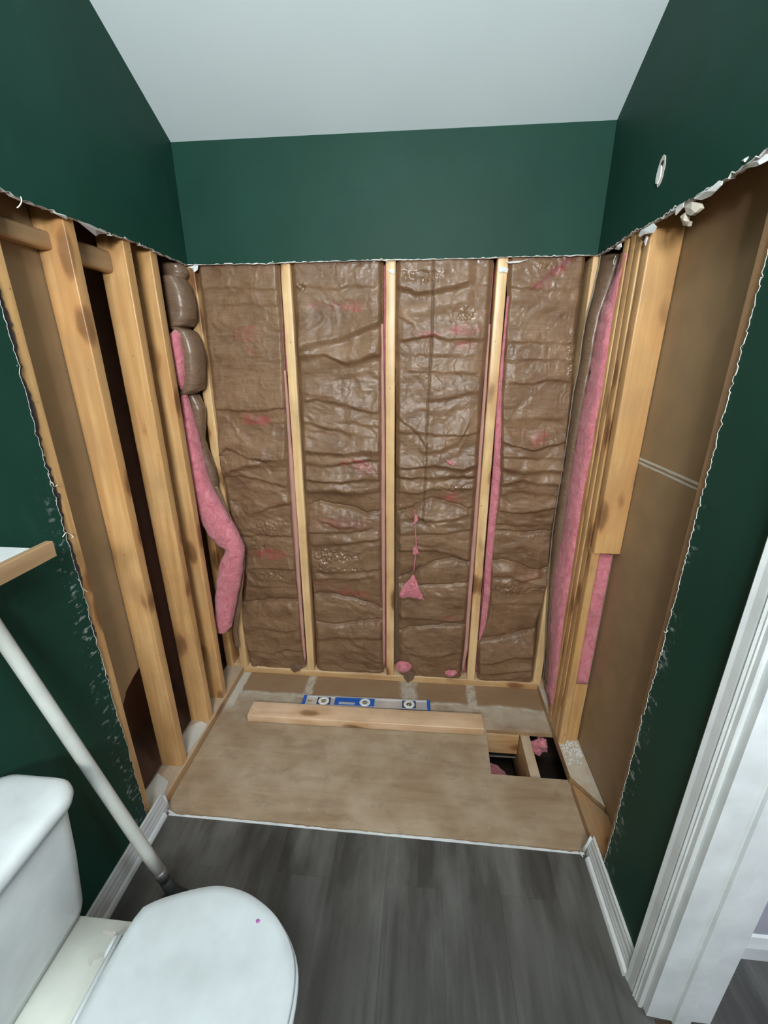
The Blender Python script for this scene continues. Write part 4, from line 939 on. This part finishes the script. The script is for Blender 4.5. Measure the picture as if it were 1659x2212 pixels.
# spirit level, lying on its side
lv = empty('spirit_level', (.372, -.2105, .0005)); lv.rotation_euler = (0, 0, math.atan2(.0188, .623))
tag(lv, 'silver and blue spirit level lying on the floor behind the loose pine board', 'level')
LW, LL, LH = .062, .622, .024
def loc_link(o): o.parent = lv; o.matrix_parent_inverse = Matrix.Identity(4); return o
bm = bmesh.new()   # I-beam on its side: rails at both long edges, thinner web with holes shown by parts
pf = [(0, 0), (0, LH), (.006, LH), (.008, LH * .82), (LW - .008, LH * .82), (LW - .006, LH), (LW, LH), (LW, 0), (LW - .006, 0), (LW - .008, LH * .18), (.008, LH * .18), (.006, 0)]
ra = [bm.verts.new((.014, y, z)) for y, z in pf]; rb = [bm.verts.new((LL - .014, y, z)) for y, z in pf]
for i in range(12): bm.faces.new((ra[i], ra[(i + 1) % 12], rb[(i + 1) % 12], rb[i]))
bm.faces.new(ra[::-1]); bm.faces.new(rb); bmesh.ops.recalc_face_normals(bm, faces=bm.faces)
loc_link(link('body', bm, M['alu']))
for x0, x1 in ((0, .016), (LL - .016, LL)):
    o = box('end_cap', (x0, x1), (-.001, LW + .001), (-.0002, LH + .001), M['blue'], bev=.003); o['label'] = 'blue end cap'; loc_link(o)
o = box('edge_rail', (.016, LL - .016), (-.0012, .0005), (.001, LH - .002), M['navy'], bev=.0004); o['label'] = 'dark lower edge'; loc_link(o)
o = box('grip_panel', (.158, .352), (.009, LW - .004), (LH * .80, LH * .97), M['blue'], bev=.001); o['label'] = 'blue grip panel'; g_ = loc_link(o)
o = box('hand_slot', (.180, .258), (.013, .027), (LH * .96, LH * .99), M['grey_plas'], bev=.0003); loc_link(o); o['label'] = 'grey slot'
o = box('badge', (.192, .262), (.047, .0545), (LH * .96, LH * .985), M['blue'], bev=.0003); loc_link(o)
def ring(cx, tilt):
    bm = bmesh.new(); cy = LW * .5; ro, ri, z1 = .0265, .0125, LH * 1.02; n = 36
    vs = []
    for r0, z in ((ro, LH * .8), (ro, z1 - .001), (ro - .001, z1), (ri + .001, z1), (ri, z1 - .001), (ri, LH * .85)):
        vs.append([bm.verts.new((cx + r0 * math.cos(2 * math.pi * k / n), cy + r0 * .94 * math.sin(2 * math.pi * k / n), z)) for k in range(n)])
    for a, b in zip(vs, vs[1:]):
        for k in range(n): bm.faces.new((a[k], a[(k + 1) % n], b[(k + 1) % n], b[k]))
    bmesh.ops.recalc_face_normals(bm, faces=bm.faces)
    o = loc_link(link('vial_ring', bm, M['whiteplas'], None, True)); o['label'] = 'white ring around a vial'
    bm = bmesh.new(); v = bmesh.ops.create_cone(bm, segments=30, radius1=ri + .0005, radius2=ri + .0005, depth=.002, cap_ends=True)['verts']
    for q in v: q.co += Vector((cx, cy, LH * .86))
    loc_link(link('vial_window', bm, M['black']))
    bm = bmesh.new(); v = bmesh.ops.create_cone(bm, segments=16, radius1=.0048, radius2=.0048, depth=.024, cap_ends=True)['verts']
    rot_ = Matrix.Rotation(math.pi / 2, 4, 'Y') if tilt == 0 else Matrix.Rotation(tilt, 4, 'Z') @ Matrix.Rotation(math.pi / 2, 4, 'Y')
    for q in v: q.co = rot_ @ q.co + Vector((cx, cy - .002, LH * .96))
    o = loc_link(link('vial', bm, M['vial'], None, True)); o['label'] = 'yellow green bubble vial'
ring(.104, 0); ring(.306, 0); ring(.520, math.pi / 3)
for cx in (.104, .520):
    o = loc_link(box('ring_mount', (cx - .033, cx + .033), (.009, LW - .006), (LH * .79, LH * .90), M['navy'], bev=.001))
bm = bmesh.new(); v = bmesh.ops.create_cone(bm, segments=16, radius1=.005, radius2=.005, depth=.02, cap_ends=True)['verts']
for q in v: q.co = Matrix.Rotation(math.pi / 2, 4, 'Y') @ q.co + Vector((.038, .026, LH * .86))
loc_link(link('vial', bm, M['vial'], None, True))

# ------------------------------------------------------------------ baseboards
def baseboard(name, x, sgn, y0, y1, label, h=.088):
    """profile extruded along y, rough sawn end"""
    p = [(0, 0), (.0135, 0), (.0135, h * .36), (.0115, h * .42), (.0125, h * .50), (.0095, h * .62), (.0090, h * .78), (.0065, h * .86), (.0062, h * .95), (.003, h), (0, h)]
    q = [(0.0, .010), (.0245, .010), (.0245, .016), (.020, .028), (.0135, .030)]   # shoe moulding joined at the foot
    bm = bmesh.new(); n = 24; R_ = []; r_ = random.Random(3)
    for i in range(n + 1):
        t = i / n; y = y0 + (y1 - y0) * t
        R_.append([bm.verts.new((x + sgn * a, y + (r_.uniform(-.006, .006) if i == n else 0), b + .010)) for a, b in p])
    for i in range(n):
        for k in range(len(p)): bm.faces.new((R_[i][k], R_[i][(k + 1) % len(p)], R_[i + 1][(k + 1) % len(p)], R_[i + 1][k]))
    bm.faces.new(R_[0]); bm.faces.new(R_[-1])
    bmesh.ops.recalc_face_normals(bm, faces=bm.faces)
    o = struct(link(name, bm, M['whitetrim']))
    bm = bmesh.new(); qs = [(.0135, .0105), (.0245, .0105), (.0245, .017), (.021, .026), (.0135, .031)]; R_ = []
    for y in (y0, y1 - .02): R_.append([bm.verts.new((x + sgn * a, y, b)) for a, b in qs])
    for k in range(5): bm.faces.new((R_[0][k], R_[0][(k + 1) % 5], R_[1][(k + 1) % 5], R_[1][k]))
    bm.faces.new(R_[0]); bm.faces.new(R_[1]); bmesh.ops.recalc_face_normals(bm, faces=bm.faces)
    link('shoe_moulding', bm, M['whitetrim'], o)
    return o
bl = baseboard('baseboard_left', .0005, 1, -2.6, -.748, 'x')
br_ = baseboard('baseboard_right', W - .0005, -1, -1.070, -.765, 'x')
# broken putty at the sawn ends
for nm, pts, par, sd in (('putty', [(.003, -.742, .08), (.009, -.740, .055), (.012, -.744, .02)], bl, 1), ('putty', [(W - .006, -.760, .085), (W - .012, -.758, .05), (W - .022, -.760, .02)], br_, 2)):
    tube(nm, pts, [.006, .005, .007], M['whitetrim'], par)
tube('putty', [(.02, -.752, .018), (.035, -.757, .014), (.05, -.760, .0125)], [.005, .004, .002], M['gyp'], bl)
tube('putty', [(W - .03, -.762, .016), (W - .036, -.770, .020), (W - .030, -.779, .016)], [.0025, .0035, .002], M['whitetrim'], br_)

# ------------------------------------------------------------------ door opening on the right
def extr_z(name, prof, z0, z1, mat, n=1, rag=0):
    bm = bmesh.new(); R_ = []
    r_ = random.Random(2)
    for z in (z0, z1): R_.append([bm.verts.new((a, b, z + (r_.uniform(0, rag) if z == z0 else 0))) for a, b in prof])
    m_ = len(prof)
    for k in range(m_): bm.faces.new((R_[0][k], R_[0][(k + 1) % m_], R_[1][(k + 1) % m_], R_[1][k]))
    f = [bm.faces.new(R_[0]), bm.faces.new(R_[1])]; bmesh.ops.recalc_face_normals(bm, faces=bm.faces)
    bmesh.ops.triangulate(bm, faces=f)
    return link(name, bm, mat)
def cas(y_out, s, name):
    # ogee casing on room face; y_out is the outer edge, s = direction toward the opening
    X = lambda d: W - d
    p = [(X(0.0002), y_out), (X(.017), y_out), (X(.0185), y_out + s * .003), (X(.0165), y_out + s * .008), (X(.0150), y_out + s * .012), (X(.0135), y_out + s * .028), (X(.0120), y_out + s * .033), (X(.0150), y_out + s * .036), (X(.0120), y_out + s * .040),
         (X(.0125), y_out + s * .044), (X(.0100), y_out + s * .046), (X(.0095), y_out + s * .056), (X(.007), y_out + s * .058), (X(.0002), y_out + s * .058)]
    return struct(extr_z(name, p, .0105, 2.11, M['whitetrim']))
cas(-1.070, -1, 'trim_2'); cas(-1.990, 1, 'trim_3')
struct(box('trim_4', (W - .017, W - .0002), (-1.99, -1.07), (2.055, 2.115), M['whitetrim'], bev=.003))
jp = [(W - .001, -1.1285), (W - .001, -1.1465), (1.585, -1.1465), (1.585, -1.1555), (1.622, -1.1555), (1.622, -1.1465), (1.676, -1.1465), (1.676, -1.1285)]
d1 = struct(extr_z('door_1', jp, .0125, 2.05, M['whitetrim'], rag=.010))
struct(box('trim_5', (W - .001, 1.676), (-1.93, -1.91), (.0105, 2.05), M['whitetrim'], bev=.002))
struct(box('trim_6', (W - .001, 1.676), (-1.91, -1.1475), (2.03, 2.048), M['whitetrim'], bev=.002))
# ragged flooring gap at the jamb's foot
bm = bmesh.new(); r_ = random.Random(4)
pts_ = [(1.545 + i * .013, -1.158 + r_.uniform(-.008, .008)) for i in range(11)]
struct(poly_prism('trim_7', pts_ + [(1.68, -1.147), (1.545, -1.147)], 2, .0112, .0101, [M['dark'], M['dark']]))
# hall beyond
struct(box('wall_hall', (1.6770, 3.3), (-.990, -.975), (.0, 2.6), M['grey_wall'], bev=0))
struct(box('wall_hall_side', (3.3, 3.315), (-3.4, -.975), (0, 2.6), M['grey_wall'], bev=0))
struct(box('wall_hall_front', (W + .14, 3.3), (-3.36, -3.35), (0, 2.6), M['grey_wall'], bev=0))
struct(box('ceiling_hall', (W + .1, 3.32), (-3.4, -.97), (2.6, 2.62), M['ceil'], bev=0))
struct(box('wall_hall_near', (1.642, 1.655), (-1.127, -.98), (.0, 2.6), M['grey_wall'], bev=0))
struct(box('wall_hall_near', (1.642, 1.655), (-1.93, -1.1285), (2.06, 2.6), M['grey_wall'], bev=0))
struct(box('wall_hall_near', (1.642, 1.655), (-3.35, -1.932), (.0, 2.6), M['grey_wall'], bev=0))
bm = bmesh.new(); hp = [(-.990, .0105), (-1.004, .0105), (-1.004, .06), (-1.000, .075), (-.996, .095), (-.990, .100)]; R_ = []
for x in (1.800, 3.29): R_.append([bm.verts.new((x, a, b)) for a, b in hp])
for k in range(6): bm.faces.new((R_[0][k], R_[0][(k + 1) % 6], R_[1][(k + 1) % 6], R_[1][k]))
bm.faces.new(R_[0]); bm.faces.new(R_[1]); bmesh.ops.recalc_face_normals(bm, faces=bm.faces)
struct(link('baseboard_hall', bm, M['whitetrim']))

# ------------------------------------------------------------------ toilet
to = empty('toilet', (.30, -1.37, .0105))
tag(to, 'white toilet with closed lid in the lower left, tank against the green wall', 'toilet')
def rrect(cx, cy, hx, hy, rad, z, n=8):
    out = []
    for sx, sy, s in ((1, 1, 0), (-1, 1, 90), (-1, -1, 180), (1, -1, 270)):
        for t in range(n + 1):
            an = math.radians(s + 90 * t / n); out.append((cx + sx * (hx - rad) + rad * math.cos(an), cy + sy * (hy - rad) + rad * math.sin(an), z))
    return out
CY = -1.375
tank = loft('tank', [rrect(.100, CY, .078, .150, .035, .405), rrect(.100, CY, .083, .156, .04, .425), rrect(.104, CY, .088, .172, .045, .56), rrect(.106, CY, .090, .182, .045, .690), rrect(.106, CY, .088, .180, .045, .700)], M['porcelain'], to, sub=0)
lidr = []
for z, g_ in ((.7005, .000), (.704, .006), (.716, .009), (.727, .008), (.735, .003), (.739, -.006), (.7415, -.018), (.743, -.04)):
    lidr.append(rrect(.104, CY, .096 + g_, .192 + g_, .055 + min(g_, 0) * .5, z))
loft('tank_lid', lidr, M['porcelain'], to)
# seat lid outline: photographed half, mirrored
half = [(.309, -1.247), (.345, -1.221), (.402, -1.199), (.442, -1.187), (.477, -1.181), (.522, -1.184), (.563, -1.194), (.618, -1.219), (.653, -1.247), (.679, -1.277), (.694, -1.306), (.701, -1.340), (.702, -1.375)]
CYL = -1.375
def outline(sc=1., dx=0., back=None):
    h = [(x, y - CYL) for x, y in half]
    pts = h + [(x, -y) for x, y in h[-2::-1]]
    cx = .50
    P = [(cx + (x - cx) * sc + dx, CYL + y * sc) for x, y in pts]
    # back edge, slightly bowed
    return P
def smooth_closed(P, it=2):
    for _ in range(it):
        q = []
        n = len(P)
        for i in range(n):
            a, b = P[i], P[(i + 1) % n]
            q += [(a[0] * .75 + b[0] * .25, a[1] * .75 + b[1] * .25), (a[0] * .25 + b[0] * .75, a[1] * .25 + b[1] * .75)]
        P = q
    return P
def solid_from_outline(name, layers, mat, parent, crown=0):
    rings = [[(x, y, z) for x, y in smooth_closed(outline(sc, dx))] for sc, dx, z in layers]
    return loft(name, rings, mat, parent)
solid_from_outline('seat_lid', [(.975, 0, .4165), (.992, 0, .418), (1.0, 0, .424), (.997, 0, .429), (.985, 0, .4325), (.90, 0, .4345), (.80, .0, .4352), (.5, 0, .4362), (.2, 0, .4367)], M['plastic'], to)
solid_from_outline('seat', [(.970, .004, .396), (.995, .004, .398), (1.006, .004, .404), (1.004, .004, .411), (.99, .003, .4145)], M['plastic'], to)
def ell(cx, cy, a, b, z, n=40, e=1.0): return [(cx + a * math.cos(2 * math.pi * k / n), cy + b * math.sin(2 * math.pi * k / n), z) for k in range(n)]
loft('bowl', [ell(.38, CY, .20, .105, .0105), ell(.38, CY, .195, .10, .03), ell(.39, CY, .185, .095, .12), ell(.42, CY, .20, .12, .22), ell(.46, CY, .225, .160, .31), ell(.475, CY, .228, .178, .37), ell(.475, CY, .226, .178, .388), ell(.475, CY, .20, .15, .394)], M['bowl'], to)
loft('bowl_deck', [rrect(.175, CY, .150, .085, .03, .24), rrect(.175, CY, .158, .108, .03, .33), rrect(.190, CY, .170, .128, .025, .385), rrect(.190, CY, .168, .126, .022, .3945)], M['bowl'], to)
for hy in (-.075, .075):
    o = loft('hinge', [rrect(.296, CY + hy, .013, .020, .008, .3950), rrect(.296, CY + hy, .013, .020, .008, .412), rrect(.296, CY + hy, .009, .015, .006, .418)], M['plastic'], to)
tube('hinge_pin', [(.300, CY - .09, .418), (.300, CY + .09, .418)], .006, M['plastic'], to)
# chipped caulk smear on the deck
for cpx in ([(219, 2016), (223, 2008), (232, 2009), (240, 2013), (250, 2010), (251, 2019), (243, 2030), (238, 2023), (228, 2020)],
            [(190, 2084), (191, 2070), (204, 2066), (215, 2060), (228, 2057), (238, 2049), (252, 2042), (253, 2047), (240, 2058), (226, 2063), (213, 2070), (200, 2075), (196, 2086)]):
    cp = [(q.x, q.y) for q in (at(u, v, 2, .396) for u, v in cpx)]
    o = poly_prism('caulk_smear', cp, 2, .3962, .3944, [M['caulk'], M['caulk']], to)
    o['label'] = 'rough grey smear'
ip = at(557, 1990, 2, .4345)
o = loft('ink_mark', [ell(ip.x, ip.y, .005, .004, .4343, 9), ell(ip.x, ip.y, .004, .003, .4366, 9)], M['purple'], to); o['label'] = 'small purple mark'

# ------------------------------------------------------------------ pole leaning on the left wall
po = empty('mop', (.215, -1.02, .0105)); tag(po, 'white pole with a dark foot leaning on the green left wall behind the toilet', 'mop')
E0 = Vector((.190, -1.033, .175)); T0 = at(-2, 1368, 0, .040); dr = (T0 - E0).normalized()
tube('pole', [E0 + dr * (t * 1.0 / 10) for t in range(11)], [.0165 - .0018 * t / 10 for t in range(11)], M['pole'], po, 18)
ft = E0 - dr * .11
tube('ferrule', [E0 + dr * .012, E0 - dr * .02, E0 - dr * .024, E0 - dr * .05], [.0172, .0168, .012, .0115], M['metal'], po, 16)
tube('socket', [E0 - dr * .04, E0 - dr * .08, ft, ft + Vector((.02, .0, -.035))], [.016, .017, .021, .030], M['black'], po, 14)
loft('mop_head', [rrect(ft.x + .035, ft.y - .01, .085, .035, .02, .0108), rrect(ft.x + .035, ft.y - .01, .085, .035, .02, .03), rrect(ft.x + .035, ft.y - .01, .05, .022, .015, .048)], M['black'], po)

# ------------------------------------------------------------------ shelf at the left edge
sh = empty('wall_shelf', (.0, -1.35, 1.20)); tag(sh, 'white topped shelf with a raw wood front strip at the left edge above the toilet', 'shelf')
box('shelf_board', (.0008, .1185), (-1.90, -1.047), (1.196, 1.2185), M['whitetrim'], sh, bev=.001)
o = timber('front_strip', (.1190, .136), (-1.90, -1.018), (1.187, 1.2225), M['stud_y'], 1, sh, 81, bev=.0015, amp=.0004); o['label'] = 'raw wood strip'
